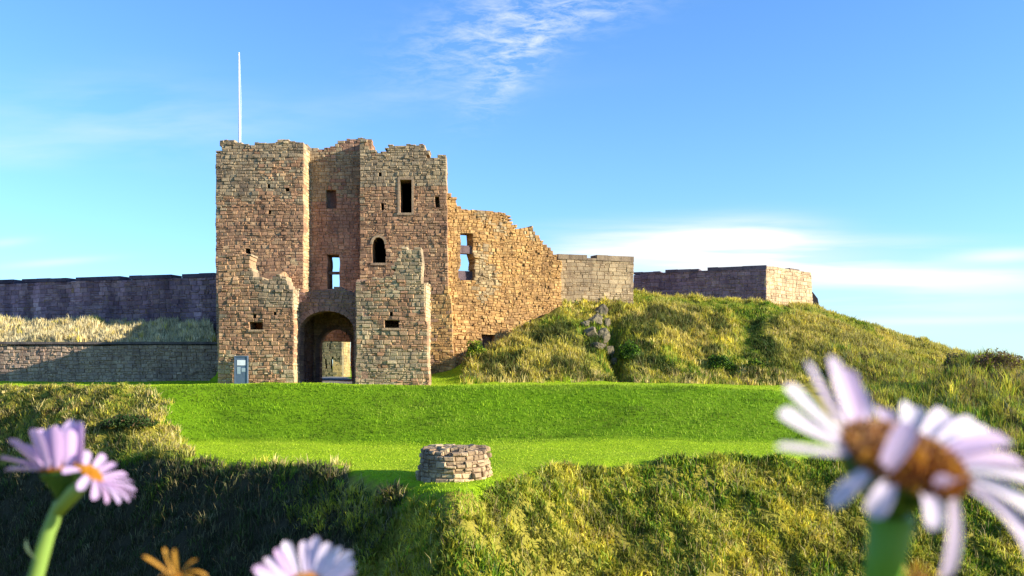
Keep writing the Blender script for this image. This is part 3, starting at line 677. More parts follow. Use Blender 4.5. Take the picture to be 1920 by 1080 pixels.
# passage: side walls, vault and the inner arch
IY = 60.2
mp, L = line_map((c0 + ac - ahw - .25, AY + 1.0), (c0 + ac - ahw - .25, IY + .5))
masonry("passage_wall", mp, L, GZ, const(4.3), .6, (), lambda s, z, r: pick(r, SHADE_PURP), parent=barb, seed=33)
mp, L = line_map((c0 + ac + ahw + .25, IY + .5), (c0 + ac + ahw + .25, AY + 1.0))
masonry("passage_wall", mp, L, GZ, const(4.3), .6, (), lambda s, z, r: pick(r, SHADE_PURP), parent=barb, seed=34)
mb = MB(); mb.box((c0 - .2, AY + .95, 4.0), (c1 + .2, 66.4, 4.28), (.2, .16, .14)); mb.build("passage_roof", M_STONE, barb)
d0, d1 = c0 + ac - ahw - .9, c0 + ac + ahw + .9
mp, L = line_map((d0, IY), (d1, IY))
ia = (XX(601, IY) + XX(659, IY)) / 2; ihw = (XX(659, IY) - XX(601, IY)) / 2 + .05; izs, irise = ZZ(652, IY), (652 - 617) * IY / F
masonry("inner_wall", mp, L, GZ, const(4.0), .8, [arch(ia - d0, ihw + .12, izs, irise + .12)], lambda s, z, r: pick(r, SHADE_PINK), relief=.02, parent=barb, seed=35, **fine)
arch_ring("inner_arch", ia, ihw, izs, irise, .26, IY - .03, IY + .82, barb, SHADE_PURP, GZ, 6, 13)

# ---- wing wall right of the tower
wing = empty("wing_wall", (-.5, 69, 1), "broken warm brown rubble wall with a tall slit window stepping down right of the gatehouse", "ruined wall")
wp0, wp1 = (XX(838, 67.3), 67.3), (XX(1052, 71.6), 71.6)
mp, L = line_map(wp0, wp1)
dW = Vector((wp1[0] - wp0[0], wp1[1] - wp0[1])).normalized()
def wing_s(px):   # intersection of the sight line with the wall line
    k = (px - CX) / F; return (k * wp0[1] - wp0[0]) / (dW.x - k * dW.y)
def wing_z(px, py): return (HY - py) * (wp0[1] + dW.y * wing_s(px)) / F
WT = [(838, 358), (850, 360), (858, 380), (866, 392), (905, 394), (943, 396), (950, 401), (958, 413), (970, 425), (1000, 427), (1008, 440), (1022, 458), (1036, 474), (1046, 486), (1053, 492)]
wxs = [wing_s(a_) for a_, _ in WT]; wzs = [wing_z(a_, b_) for a_, b_ in WT]
wt_ = lambda s: float(np.interp(s, wxs, wzs))
BT = [(838, 700), (850, 692), (900, 668), (960, 634), (1052, 578)]
bxs = [wing_s(a_) for a_, _ in BT]; bzs = [wing_z(a_, b_) - 1.6 for a_, b_ in BT]
wh = [rect(wing_s(864), wing_s(888), wing_z(876, 527), wing_z(876, 438)), rect(wing_s(862), wing_s(890), wing_z(876, 523), wing_z(876, 509)), rect(wing_s(903), wing_s(925), wing_z(912, 652), wing_z(912, 629))]
masonry("wall", mp, L, GZ, wt_, 1.1, wh, patchy(37, lambda s, z: -.35 if s < 2.2 else (.25 if z > 6 else .05), ORNG, [(.44, .34, .21), (.52, .41, .26), (.34, .26, .16), (.25, .19, .13)]),
        course=(.18, .30), length=(.18, .46), relief=.075, split=.5, warp=.26, core=(.25, .165, .085), parent=wing, seed=41, bottom=lambda s: float(np.interp(s, bxs, bzs)))
mb = MB()
def wbox(mb, pa, pb, ya, yb, t0, t1, col):
    sa, sb = wing_s(pa), wing_s(pb); za, zb = wing_z(876, yb), wing_z(876, ya)
    vs = [mp(s, t_, z) for z in (za, zb) for t_ in (t0, t1) for s in (sa, sb)]
    mb.add(vs, [(0, 1, 3, 2), (4, 6, 7, 5), (0, 4, 5, 1), (2, 3, 7, 6), (0, 2, 6, 4), (1, 5, 7, 3)], col)
wbox(mb, 862, 890, 460, 475, -.75, -.15, (.15, .11, .13)); mb.build("transom", M_STONE, wing)
mb = MB(); wbox(mb, 860, 892, 507, 524, -1.05, -.45, (.13, .10, .13)); mb.build("window_sill", M_STONE, wing)
mb = MB(); wbox(mb, 898, 930, 626, 656, -1.0, -.5, (.14, .09, .08)); mb.build("blocked_opening", M_STONE, wing)

# ---- square parapet block
PALE = [(.33, .265, .185), (.38, .31, .22), (.27, .215, .155), (.31, .25, .18)]
blk = empty("parapet_wall", (6, 74, 5), "square grey battlemented wall between the broken wing wall and the mound", "wall")
p0, p1 = (XX(1046, 73.0), 73.0), (XX(1188, 75.2), 75.2)
mp, L = line_map(p0, p1)
tz = ZZ(488, 74)
masonry("wall", mp, L, 2.0, lambda s: tz, 1.2, (), lambda s, z, r: pick(r, PALE), course=(.3, .36), length=(.5, .95), relief=.02, jag=0, parent=blk, seed=51)
mb = MB(); rr = random.Random(3)
def coping(mb, mp, sa, sb, z0, z1, t0, t1, col, step=1.1, rr=rr, slope=0):
    s = sa
    while s < sb - .05:
        e = min(s + step * rr.uniform(.8, 1.2), sb)
        if sb - e < .3: e = sb
        d = rr.uniform(-.02, .02); k = rr.uniform(.85, 1.12); c_ = tuple(x * k for x in col); zt = z1 + d
        vs = [mp(a1, b1, (zt - (slope if b1 == t1 else 0)) if up_ else z0) for up_ in (0, 1) for b1 in (t0, t1) for a1 in (s + .008, e - .008)]
        mb.add(vs, [(0, 1, 3, 2), (4, 6, 7, 5), (0, 4, 5, 1), (2, 3, 7, 6), (0, 2, 6, 4), (1, 5, 7, 3)], c_)
        s = e
k1 = (XX(1100, 74) - p0[0]) / (p1[0] - p0[0]) * L; k2 = (XX(1119, 74) - p0[0]) / (p1[0] - p0[0]) * L
CP = (.25, .20, .155)
coping(mb, mp, 0, k1, tz, ZZ(478, 74), -1.25, .07, CP, slope=.05); coping(mb, mp, k2, L, tz, ZZ(477, 74), -1.25, .07, CP, slope=.05); coping(mb, mp, k1, k2, tz, ZZ(484.5, 74), -1.25, .05, CP)
mb.build("coping", M_STONE, blk)
e0 = p1; mp, L = line_map((e0[0] - .02, e0[1] + .05), (e0[0] + .3, 84))
masonry("side_wall", mp, L, 2.0, lambda s: tz + .3, 1.0, (), lambda s, z, r: pick(r, PALE), course=(.3, .36), length=(.5, .95), relief=.02, jag=0, parent=blk, seed=52)

# ---- outer battery wall on the mound
bat = empty("battery_wall", (20, 84, 6), "battlemented wall with shade painted on its front and a sunlit end face on top of the grassy mound", "wall")
q0, q1, q2 = (XX(1188, 87), 87), (XX(1437, 82.3), 82.3), (XX(1521, 89), 89)
mp, L = line_map(q0, q1)
zt = 8.75
masonry("wall", mp, L, 3.9, lambda s: zt, 1.3, (), lambda s, z, r: pick(r, SHADE_STONE), course=(.3, .4), length=(.5, .95), relief=.03, jag=0, parent=bat, seed=61, mat=M_CURT)
fr = lambda px: ((px - 1188) / (1437 - 1188)) * L
mb = MB(); DK = (.15, .12, .15)  # coping darkened to go with the painted shade below
for a_, b_, h in ((1188, 1240, .17), (1250, 1314, .27), (1330, 1437, .33)): coping(mb, mp, fr(a_), fr(b_), zt, zt + h, -1.35, .06, DK)
for a_, b_ in ((1240, 1250), (1314, 1330)): coping(mb, mp, fr(a_), fr(b_), zt, zt + .05, -1.3, .04, DK)
mb.build("coping", M_CURT, bat)
mp, L = line_map((q1[0] - .03, q1[1] - .02), q2)
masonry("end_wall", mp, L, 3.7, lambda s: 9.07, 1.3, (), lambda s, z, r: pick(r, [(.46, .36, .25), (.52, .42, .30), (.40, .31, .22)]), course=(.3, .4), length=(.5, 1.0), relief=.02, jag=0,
        smax=lambda z: L + .07 * (9 - z) * 2, parent=bat, seed=62)  # end face coloured paler for the sun on it
mb = MB(); coping(mb, mp, L * .5, L * .72, 9.08, 9.2, -.6, .03, (.2, .16, .15)); mb.build("coping", M_STONE, bat)
# dark buttress just beyond the end face
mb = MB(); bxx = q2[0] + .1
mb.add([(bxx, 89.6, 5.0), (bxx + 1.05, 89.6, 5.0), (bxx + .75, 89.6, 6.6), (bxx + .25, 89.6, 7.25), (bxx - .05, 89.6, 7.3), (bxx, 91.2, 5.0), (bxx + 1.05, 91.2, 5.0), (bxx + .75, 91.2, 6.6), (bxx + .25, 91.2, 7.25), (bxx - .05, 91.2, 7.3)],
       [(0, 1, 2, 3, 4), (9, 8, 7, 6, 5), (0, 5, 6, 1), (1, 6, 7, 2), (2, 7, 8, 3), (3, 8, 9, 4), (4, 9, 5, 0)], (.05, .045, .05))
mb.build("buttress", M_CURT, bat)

# ---- left curtain wall with merlons
cur = empty("curtain_wall", (-35, 71, 3), "curtain wall with merlons left of the gatehouse, its shade painted dark purple grey", "wall")
l1 = (XX(408, 68.6), 68.6); ang = R(16)
l0 = (l1[0] - 45, l1[1] + 45 * math.tan(ang))
mp, L = line_map(l0, l1)
dC = Vector((l1[0] - l0[0], l1[1] - l0[1])).normalized()
def cur_s(px): k = (px - CX) / F; return (k * l0[1] - l0[0]) / (dC.x - k * dC.y)
czt = ZZ(520, 69)
rr2 = random.Random(8)
def curpal(s, z, r):
    st = float(vnoise(np.array([s * 1.7]), np.array([z * .12]), 77)[0])
    return tuple(x * (.65 + .95 * st ** 1.5) for x in pick(r, SHADE_STONE))
masonry("wall", mp, L, 1.6, lambda s: czt, 1.2, (), curpal, course=(.28, .38), length=(.4, .8), relief=.035, jag=0, parent=cur, seed=71, mat=M_CURT)
mb = MB()
for a_, b_ in ((-420, -300), (-280, -190), (-170, -75), (-55, 26), (42, 126), (143, 226), (243, 322), (342, 410)):
    coping(mb, mp, cur_s(a_), cur_s(b_), czt, czt + .30, -1.25, .07, (.10, .085, .12), step=1.4)
mb.build("coping", M_CURT, cur)
# ---- lower retaining wall
ret = empty("retaining_wall", (-30, 61.5, -1), "low rubble retaining wall below the dry grass terrace, crossed by a diagonal shadow", "wall")
mp, L = line_map((-75, 61.55), (XX(412, 61.5), 61.55))
masonry("wall", mp, L, -1.6, lambda s: 1.42, 1.0, (), lambda s, z, r: pick(r, [(.37, .28, .23), (.44, .34, .27), (.27, .20, .18), (.32, .25, .23)]), course=(.18, .28), length=(.22, .5), relief=.05, jag=0, parent=ret, seed=81, both=False)
mb = MB(); coping(mb, mp, 0, L, 1.43, 1.60, -1.05, .14, (.14, .12, .12), step=1.6); mb.build("coping", M_CURT, ret)

# ---- ruin seen through the gate
ru = empty("distant_ruin", (-25, 112, GZ), "grey ruined wall with small windows, seen through the gate arch", "ruin")
mp, L = line_map((-31, 104), (XX(641, 104), 104))
gs = lambda px: XX(px, 104) + 31
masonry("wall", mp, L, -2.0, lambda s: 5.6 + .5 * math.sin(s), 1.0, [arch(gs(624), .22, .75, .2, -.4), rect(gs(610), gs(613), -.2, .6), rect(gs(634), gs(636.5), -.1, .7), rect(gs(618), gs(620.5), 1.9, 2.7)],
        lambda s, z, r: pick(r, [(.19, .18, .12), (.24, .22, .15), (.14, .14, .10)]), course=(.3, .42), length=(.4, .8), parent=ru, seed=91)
mp, L = line_map((XX(641, 104), 104), (XX(656, 110), 110))
masonry("end_wall", mp, L, -2.0, lambda s: 4.4, 1.0, [rect(1.6, 1.9, -.8, 2.2)], lambda s, z, r: pick(r, [(.36, .29, .14), (.42, .34, .18)]), course=(.3, .42), length=(.4, .8), parent=ru, seed=92)  # end face yellowed and lightened for the sun on it

# ---- round stone stump on the lawn
SX, SY, SR = XX(852, 31.7), 31.75, 1.12
szb = float(height(np.array([SX]), np.array([SY]))[0]) - .1
stump = empty("stone_stump", (SX, SY, szb), "low round rubble stump on the lawn edge, sunlit on its right side", "stone stump")
def cyl(s, t_, z):
    k = (z - szb); r = SR + t_ + .13 * (1.0 - k) + .03 * math.sin(s * 2.2); a_ = s / SR + math.pi
    return (SX + r * math.sin(a_) * 1.03, SY - r * math.cos(a_), z)
stz = ZZ(845, 30.6)
masonry("wall", cyl, 2 * math.pi * SR, szb, lambda s: stz + .04 * math.sin(s * 1.3) + .02 * math.sin(s * 5), .42, (), lambda s, z, r: pick(r, [(.50, .38, .25), (.64, .50, .34), (.36, .26, .17), (.24, .17, .12)]),
        course=(.15, .27), length=(.16, .42), relief=.09, jag=.04, split=.5, warp=.05, core=(.30, .23, .155), parent=stump, seed=101)
mb = MB(); rr3 = random.Random(5)
for i in range(170):
    a_ = rr3.uniform(0, 6.283); r = rr3.uniform(0, .80); x, y = SX + r * math.cos(a_), SY + r * math.sin(a_); s = rr3.uniform(.07, .17); z = stz - .10 + rr3.uniform(-.05, .09)
    Mx = Matrix.Translation((x, y, z)) @ Matrix.Rotation(rr3.uniform(0, 3), 4, 'Z') @ Matrix.Rotation(rr3.uniform(-.4, .4), 4, 'X')
    mb.box((-s, -s * .7, -s * .6), (s, s * .7, s * .5), pick(rr3, [(.42, .33, .22), (.52, .42, .29), (.30, .23, .16)]), Mx)
mb.box((SX - .6, SY - .6, szb), (SX + .6, SY + .6, stz - .12), (.2, .17, .13)); mb.build("rubble_fill", M_STONE, stump)

# ---- rock outcrop on the mound
def rock(name, c, r, sc, seed, parent=None, label=None):
    import bmesh
    bm_ = bmesh.new(); bmesh.ops.create_icosphere(bm_, subdivisions=4, radius=1)
    rnd = random.Random(seed); planes = [(Vector((rnd.gauss(0, 1), rnd.gauss(0, 1), rnd.gauss(0, 1))).normalized(), rnd.uniform(.55, .85)) for _ in range(16)]
    from mathutils import noise as mn
    for v in bm_.verts:
        p = v.co.copy()
        for n_, d in planes:
            k = p.dot(n_)
            if k > d: p -= n_ * (k - d)
        p *= 1 + .16 * mn.noise(p * 2.3 + Vector((seed, 0, 0))) + .07 * mn.noise(p * 7)
        v.co = Vector((p.x * sc[0], p.y * sc[1], p.z * sc[2])) * r + Vector(c)
    me = bpy.data.meshes.new(name); bm_.to_mesh(me); bm_.free()
    at = me.color_attributes.new("col", 'FLOAT_COLOR', 'POINT'); n = len(me.vertices)
    aa = np.ones((n, 4), np.float32); aa[:, :3] = (.19, .165, .11); at.data.foreach_set('color', aa.ravel()); me.materials.append(M_ROCK)
    return link(bpy.data.objects.new(name, me), parent)
def hz_at(px, Y): return float(height(np.array([XX(px, Y)]), np.array([Y]))[0])
rk = empty("rock_outcrop", (XX(1120, 66), 66, 1.2), "weathered pale rock outcrop beside the dark crevice in the mound", "rock")
for i, (px, py, r, sc) in enumerate([(1128, 582, .62, (.9, .8, .9)), (1116, 600, .66, (.9, .8, .9)), (1137, 606, .55, (.8, .8, 1.1)), (1106, 622, .60, (1.1, .8, .8)), (1130, 628, .66, (.9, .8, .9)), (1120, 648, .60, (1.0, .8, .7)), (1143, 655, .5, (.8, .8, 1)), (1098, 606, .4, (1, .8, .7)), (1150, 676, .35, (1, .8, .8))]):
    Yr = surf(px, py + 10); rock("boulder", P(px, py + 2, Yr + .30), r * 1.12, sc, i + 3, rk)

# ---- scrub bushes (leaf clumps): real leaf faces round short stems
M_LEAF = plant_mat("scrub leaf", .3)
def bush(px, Y, wdt, hgt, n, cols, wts, label, name="bush", group=None, seed=1):
    r_ = np.random.default_rng(seed); x, z = XX(px, Y), hz_at(px, Y)
    root = empty(name, (x, Y, z), label, "bush", group)
    th = r_.uniform(0, 2 * np.pi, n); ph = np.arccos(r_.uniform(-.1, 1, n)); rad = r_.uniform(.45, 1, n) ** .6
    lob = 1 + .28 * np.sin(th * 3 + seed) * np.sin(ph * 4 + seed)
    Cn = np.stack([x + wdt * .5 * rad * lob * np.sin(ph) * np.cos(th), Y + wdt * .4 * rad * lob * np.sin(ph) * np.sin(th), z + hgt * rad * lob * np.cos(ph)], 1)
    a1 = r_.normal(size=(n, 3)); a1 /= np.linalg.norm(a1, axis=1)[:, None]; a2 = np.cross(a1, r_.normal(size=(n, 3))); a2 /= np.linalg.norm(a2, axis=1)[:, None]
    s1 = r_.uniform(.05, .11, (n, 1)); V_ = np.stack([Cn - a1 * s1, Cn + a2 * s1 * .45, Cn + a1 * s1, Cn - a2 * s1 * .45], 1).reshape(-1, 3)
    f_ = np.arange(n)[:, None] * 4 + np.array([0, 1, 2, 3])
    cl = np.array(cols)[r_.choice(len(cols), n, p=np.array(wts) / sum(wts))] * r_.uniform(.7, 1.3, (n, 1))
    o = mesh_np("foliage", V_, [f_], np.repeat(cl, 4, 0), M_LEAF); o.parent = root; o.matrix_parent_inverse = root.matrix_basis.inverted()
    mb = MB(); rn = random.Random(seed)
    for k in range(6):
        a_ = rn.uniform(0, 6.28); d = rn.uniform(.15, .4) * wdt
        mb.tube([(x, Y, z - .1), (x + .4 * d * math.cos(a_), Y + .4 * d * math.sin(a_), z + .4 * hgt), (x + d * math.cos(a_), Y + d * math.sin(a_), z + .85 * hgt)], [.035, .022, .008], 5, (.10, .075, .05))
    mb.build("stem", M_STEM, root)
    return root
BG = "dark bushes growing on the grassy mound"
bush(1350, 66.5, 1.9, .9, 2600, [DGR, GRN], [3, 2], "dark green bush low on the mound, nearest the middle of its foot", group=BG, seed=2)
bush(1415, 66.0, 1.3, .6, 1500, [DGR, GRN, OLV], [3, 2, 1], "small dark bush low on the mound below the sunlit end wall", group=BG, seed=3)
bush(1180, 65.5, 1.6, 1.1, 2200, [DGR, GRN], [3, 2], "dark green bush beside the crevice right of the rock outcrop", group=BG, seed=4)
bush(892, 64.5, 1.4, 1.0, 1800, [DGR, GRN, OLV], [2, 3, 2], "green bush at the foot of the orange wing wall", group=BG, seed=5)
BR = "brown bushes on the hummock at the right edge"
bush(1800, 58.6, 2.2, .7, 2400, [(.22, .17, .08), OLV, (.16, .10, .06)], [3, 2, 2], "rust brown bush on top of the right hummock, against the sky", group=BR, seed=6)
bush(1868, 56, 3.0, 1.0, 3600, [(.20, .12, .07), BRN, OLV], [3, 2, 2], "dark brown bush at the right edge of the photograph", group=BR, seed=7)
bush(1745, 60, 1.6, .5, 1600, [DGR, BRN, OLV], [3, 2, 2], "dark bush in the dip between the mound and the right hummock", group=BR, seed=8)
bush(245, 43.8, 2.4, .45, 2000, [DGR, BRN, (.06, .09, .02)], [3, 1, 2], "low dark green bush standing in for the shade of the hollow in the left bank", seed=9)  # kept flat and dark in place of shade in the hollow
bush(1160, 62.6, .9, .8, 1200, [DGR, BRN], [3, 2], "small dark bush at the bottom of the crevice in the mound", group=BG, seed=10)

# ---- flagpole
fp = empty("flagpole", (XX(449, 69.2), 69.2, 14.6), "slender white flagpole standing bare on top of the gatehouse", "flagpole")
mb = MB(); fx = XX(449, 69.2); mb.tube([(fx, 69.2, 14.5), (fx, 69.2, 17.8), (fx - .04, 69.2, ZZ(101, 69.2))], [.085, .08, .05], 12); mb.build("pole", M_WHITE, fp, True)
mb = MB(); mb.tube([(fx + .14, 69.15, 15.6), (fx + .16, 69.15, 20), (fx + .03, 69.15, ZZ(104, 69.2))], .012, 5); mb.build("halyard", M_WHITE, fp)
mb = MB(); mb.tube([(fx - .04, 69.2, ZZ(101, 69.2)), (fx - .04, 69.2, ZZ(98.5, 69.2))], [.07, .045], 12); mb.build("finial", M_WHITE, fp, True)

# ---- notice board by the gate
nb = empty("notice_board", (XX(452, 53.6), 53.6, -1.3), "tall slate grey notice board with white panel against the gate tower", "notice board")
Yn = 53.6; xa, xb = XX(441, Yn), XX(463, Yn)
mb = MB(); mb.box((xa, Yn, -1.35), (xb, Yn + .1, ZZ(669, Yn)), (.1, .1, .1)); mb.build("board", M_SIGNF, nb)
mb = MB(); mb.box((xa - .05, Yn - .03, -1.35), (xa, Yn + .13, ZZ(667, Yn))); mb.box((xb, Yn - .03, -1.35), (xb + .05, Yn + .13, ZZ(667, Yn))); mb.box((xa, Yn - .03, ZZ(669, Yn)), (xb, Yn + .13, ZZ(667, Yn)))
mb.build("frame", M_SIGNF, nb)
mb = MB(); mb.box((XX(444.5, Yn), Yn - .012, ZZ(685, Yn)), (XX(460, Yn), Yn - .002, ZZ(675, Yn))); mb.build("white_panel", M_PAPER, nb)
mb = MB(); mb.box((XX(444.5, Yn), Yn - .012, ZZ(701, Yn)), (XX(451, Yn), Yn - .002, ZZ(688, Yn))); mb.build("map_panel", M_MAP, nb)
mb = MB(); mb.box((XX(453, Yn), Yn - .012, ZZ(697, Yn)), (XX(460, Yn), Yn - .002, ZZ(690, Yn))); mb.build("text_panel", M_MAP, nb)

# ------------------------------------------------------------------ daisies close to the camera
LIL = (.66, .42, .67); LILW = (.80, .66, .82)
def daisy_head(parent, C, n, disc_r, petals, disc_cols, seed, e1=None, pal=(LIL, LILW), dome=.34, calyx=1.0, stem_dir=None):
    """C centre of the disc, n the way it faces; petals: (azimuth, lift at base, lift at tip, length, width)"""
    rnd = random.Random(seed); C = Vector(C); n = Vector(n).normalized()
    e1 = Vector(e1 or (1, 0, 0)); e1 = (e1 - n * e1.dot(n)).normalized(); e2 = n.cross(e1)
    W_ = lambda a_, b_, c_: C + e1 * a_ + e2 * b_ + n * c_
    # disc: dome packed with little florets
    mb = MB(); rings = 6; vs = [W_(0, 0, disc_r * dome)]; fs = []
    for i in range(1, rings + 1):
        r = disc_r * i / rings
        for k in range(24): vs.append(W_(r * math.cos(k * math.pi / 12), r * math.sin(k * math.pi / 12), disc_r * dome * (1 - (i / rings) ** 2)))
    for k in range(24):
        fs.append((0, 1 + k, 1 + (k + 1) % 24))
        for i in range(rings - 1): fs.append((1 + i * 24 + k, 1 + (i + 1) * 24 + k, 1 + (i + 1) * 24 + (k + 1) % 24, 1 + i * 24 + (k + 1) % 24))
    mb.add(vs, fs, disc_cols[0])
    N = 340
    for i in range(N):
        r = disc_r * .98 * math.sqrt((i + .5) / N); a_ = i * 2.39996; h = disc_r * dome * (1 - (r / disc_r) ** 2)
        p = W_(r * math.cos(a_), r * math.sin(a_), h); out = (n + (e1 * math.cos(a_) + e2 * math.sin(a_)) * .5 * r / disc_r + Vector((rnd.gauss(0, .12), rnd.gauss(0, .12), 0))).normalized()
        l = disc_r * rnd.uniform(.10, .18); wv = disc_r * .038
        mb.tube([p, p + out * l * .7, p + out * l], [wv * .8, wv * 1.1, wv * .3], 5, rnd.choice(disc_cols), False)
    head = mb.build("flower_head", M_STEM, parent)
    # calyx
    mb = MB(); sd = Vector(stem_dir).normalized() if stem_dir else -n
    ax = sd; pts = []; rad = []
    q_ = C - n * .04 * disc_r; pf = 0
    for f, r in ((0, .90), (.15, .91), (.35, .80), (.6, .56), (.85, .32), (1.1, .2)):
        k = min(1, f / .8); q_ = q_ + (-n * (1 - k) + ax * k).normalized() * (f - pf) * disc_r * calyx; pf = f
        pts.append(q_.copy()); rad.append(r * disc_r)
    mb.tube(pts, rad, 18, (.06, .13, .02))
    for k in range(26):
        a_ = k * 2 * math.pi / 26 + rnd.uniform(-.05, .05); d = e1 * math.cos(a_) + e2 * math.sin(a_); tn = -e1 * math.sin(a_) + e2 * math.cos(a_)
        b_ = C - n * disc_r * calyx * .42 + d * disc_r * .66; t_ = C + d * disc_r * 1.0 - n * disc_r * .05
        mb.add([b_ - tn * disc_r * .09, b_ + tn * disc_r * .09, (b_ + t_) / 2 + tn * disc_r * .08 + d * disc_r * .13, t_ + d * .04 * disc_r, (b_ + t_) / 2 - tn * disc_r * .08 + d * disc_r * .13], [(0, 1, 2, 3, 4)], (.09 + rnd.uniform(0, .05), .19, .03))
    mb.build("calyx", M_STEM, head, True)
    for az, l0, l1_, ln, wd in petals:
        a_ = R(az); d = e1 * math.cos(a_) + e2 * math.sin(a_); tn = (-e1 * math.sin(a_) + e2 * math.cos(a_))
        mb = MB(); p = C + d * disc_r * .90; vs = []; fs = []; S = 9; tw = rnd.uniform(-.35, .35)
        k = rnd.uniform(0, 1); cl = tuple(pal[0][i] * k + pal[1][i] * (1 - k) for i in range(3))
        for i in range(S + 1):
            f = i / S; lift = R(l0 + (l1_ - l0) * f); dr = d * math.cos(lift) + n * math.sin(lift); nn = n * math.cos(lift) - d * math.sin(lift)
            if i: p = p + dr * ln / S
            ww = wd * .5 * (.42 + .58 * math.sin(min(1, f * 1.35) * math.pi / 2)) * (1 if f < .82 else math.sqrt(max(0.02, 1 - ((f - .82) / .19) ** 2)))
            t2 = tn * math.cos(tw * f) + nn * math.sin(tw * f)
            for q_ in (-1, -.5, 0, .5, 1): vs.append(p + t2 * ww * q_ - nn * ww * .45 * (abs(q_) ** 1.6) * -1 + nn * (-.0) )
        for i in range(S):
            for j in range(4): o_ = i * 5 + j; fs.append((o_, o_ + 1, o_ + 6, o_ + 5))
        mb.add(vs, fs, cl)
        for i in range(S + 1):
            for j, kk in enumerate((.96, .80, 1.06, .82, 1.0)):
                e_ = kk * (1.06 - .12 * i / S); mb.c[i * 5 + j] = tuple(min(.9, x * e_) for x in cl)
        mb.build("petal", M_PETAL, head, True)
    return head
def leaf(mb, p, d, up, ln, wd, col):
    d = Vector(d).normalized(); up = Vector(up); s = d.cross(up).normalized(); vs = []; fs = []; S = 6; p = Vector(p)
    for i in range(S + 1):
        f = i / S; w_ = wd * .5 * math.sin(math.pi * min(.98, .08 + f * .92)); c_ = p + d * ln * f + up * ln * .25 * math.sin(f * 2.4)
        vs += [c_ - s * w_ + up * w_ * .3, c_, c_ + s * w_ + up * w_ * .3]
    for i in range(S): fs += [(i * 3, i * 3 + 1, i * 3 + 4, i * 3 + 3), (i * 3 + 1, i * 3 + 2, i * 3 + 5, i * 3 + 4)]
    mb.add(vs, fs, col)
DC = [(.16, .055, .008), (.46, .18, .012), (.30, .10, .01), (.58, .28, .02), (.20, .06, .01), (.42, .15, .012)]
GRD = -.47
# large daisy at right
D1 = .205
c1_ = P(1693, 862, D1); pxm = D1 / F
da = empty("daisy", (c1_.x - .01, c1_.y + .02, GRD), "very large blurred lilac daisy with orange brown centre close up at right", "flower")
pet = [(193, -4, 4, 150, 34), (183, 10, 20, 150, 50), (170, 22, 30, 150, 50), (154, 36, 46, 150, 52), (138, 44, 54, 138, 54), (122, 38, 46, 110, 54), (104, 22, 10, 105, 40), (84, 8, 0, 70, 44), (66, 10, 2, 120, 50), (50, 14, 6, 135, 50), (38, 18, 4, 150, 46), (30, 20, 0, 150, 46), (22, 30, -4, 160, 60), (10, 24, -14, 165, 62), (-2, 22, -20, 170, 58),
       (-14, 6, -30, 165, 56), (-26, -4, -48, 170, 54), (-60, -55, -80, 150, 52), (-74, 100, 40, 40, 50), (-92, 20, -50, 70, 44), (-132, 88, 112, 100, 46), (-122, 0, -60, 74, 40), (-142, -20, -50, 92, 38)]
daisy_head(da, c1_, (.22, -.45, .86), 120 * pxm, [(a_, b_, c_, (d + 12) * pxm, e * 1.0 * pxm) for a_, b_, c_, d, e in pet], DC, 4, e1=(1, .1, -.26), pal=((.72, .52, .72), (.86, .76, .86)), calyx=.95, dome=.2, stem_dir=(-.12, .15, -1))
mb = MB(); cs = c1_ + Vector((-.12, .15, -1)).normalized() * 130 * pxm * .85
mb.tube([cs, P(1655, 1080, D1 + .006), P(1640, 1500, D1 + .02), P(1600, 2600, D1 + .05), (P(1560, 3400, D1 + .06).x, D1 + .08, GRD - .02)], [.0050, .0042, .004, .004, .004], 14, (.13, .30, .03)); mb.build("stem", M_STEM, da, True)
for k, (py, s) in enumerate(((1700, 1), (2200, -1), (2800, 1), (3300, -1))):
    mb = MB(); leaf(mb, P(1630, py, D1 + .03), (s, .3, .25), (0, 0, 1), .05, .012, (.09, .2, .03)); mb.build("leaf", M_STEM, da)
# two-headed daisy at left
D2 = .42; pxm = D2 / F
ca = P(116, 882, D2)
db = empty("daisy", (ca.x, D2 + .03, GRD), "lilac daisy with two side-facing heads on one forked stem at left", "flower")
pet = [(a_, l0, l1_, ln, 29) for a_, l0, l1_, ln in ((182, 22, 10, 96), (160, 40, 30, 98), (204, 8, -4, 70), (142, 58, 52, 108), (120, 68, 66, 104), (94, 70, 78, 112), (62, 72, 84, 106), (36, 74, 92, 98),
        (226, 46, 40, 98), (252, 62, 62, 100), (282, 68, 74, 98), (318, 70, 84, 88))]
daisy_head(db, ca, (-.06, .06, 1), 38 * pxm, [(a_, b_ + 6, c_ + 4, d * .86 * pxm, e * pxm) for a_, b_, c_, d, e in pet], DC, 9, pal=(LIL, (.70, .52, .76)), calyx=1.35, stem_dir=(-.10, .05, -1))
cb = P(168, 890, D2 - .012)
pet = [(a_, l0, l1_, ln, 20) for a_, l0, l1_, ln in ((0, 12, -8, 84), (14, 16, 2, 84), (28, 22, 8, 82), (44, 30, 16, 78), (60, 34, 24, 72), (-14, 8, -20, 80), (-28, 4, -34, 74), (-44, 0, -48, 66), (84, 44, 40, 62), (110, 52, 50, 58), (-70, -6, -50, 56), (-110, 0, -40, 50), (150, 50, 48, 46))]
daisy_head(db, cb, (.56, .16, .80), 25 * pxm, [(a_, b_, c_, d * .78 * pxm, e * .85 * pxm) for a_, b_, c_, d, e in pet], [(.55, .22, .02), (.70, .36, .03), (.62, .28, .02)], 12, e1=(1, 0, -.3), pal=(LIL, (.68, .50, .76)), calyx=1.0, stem_dir=(-.75, .2, -.85), dome=.5)
mb = MB(); fk = P(108, 955, D2)
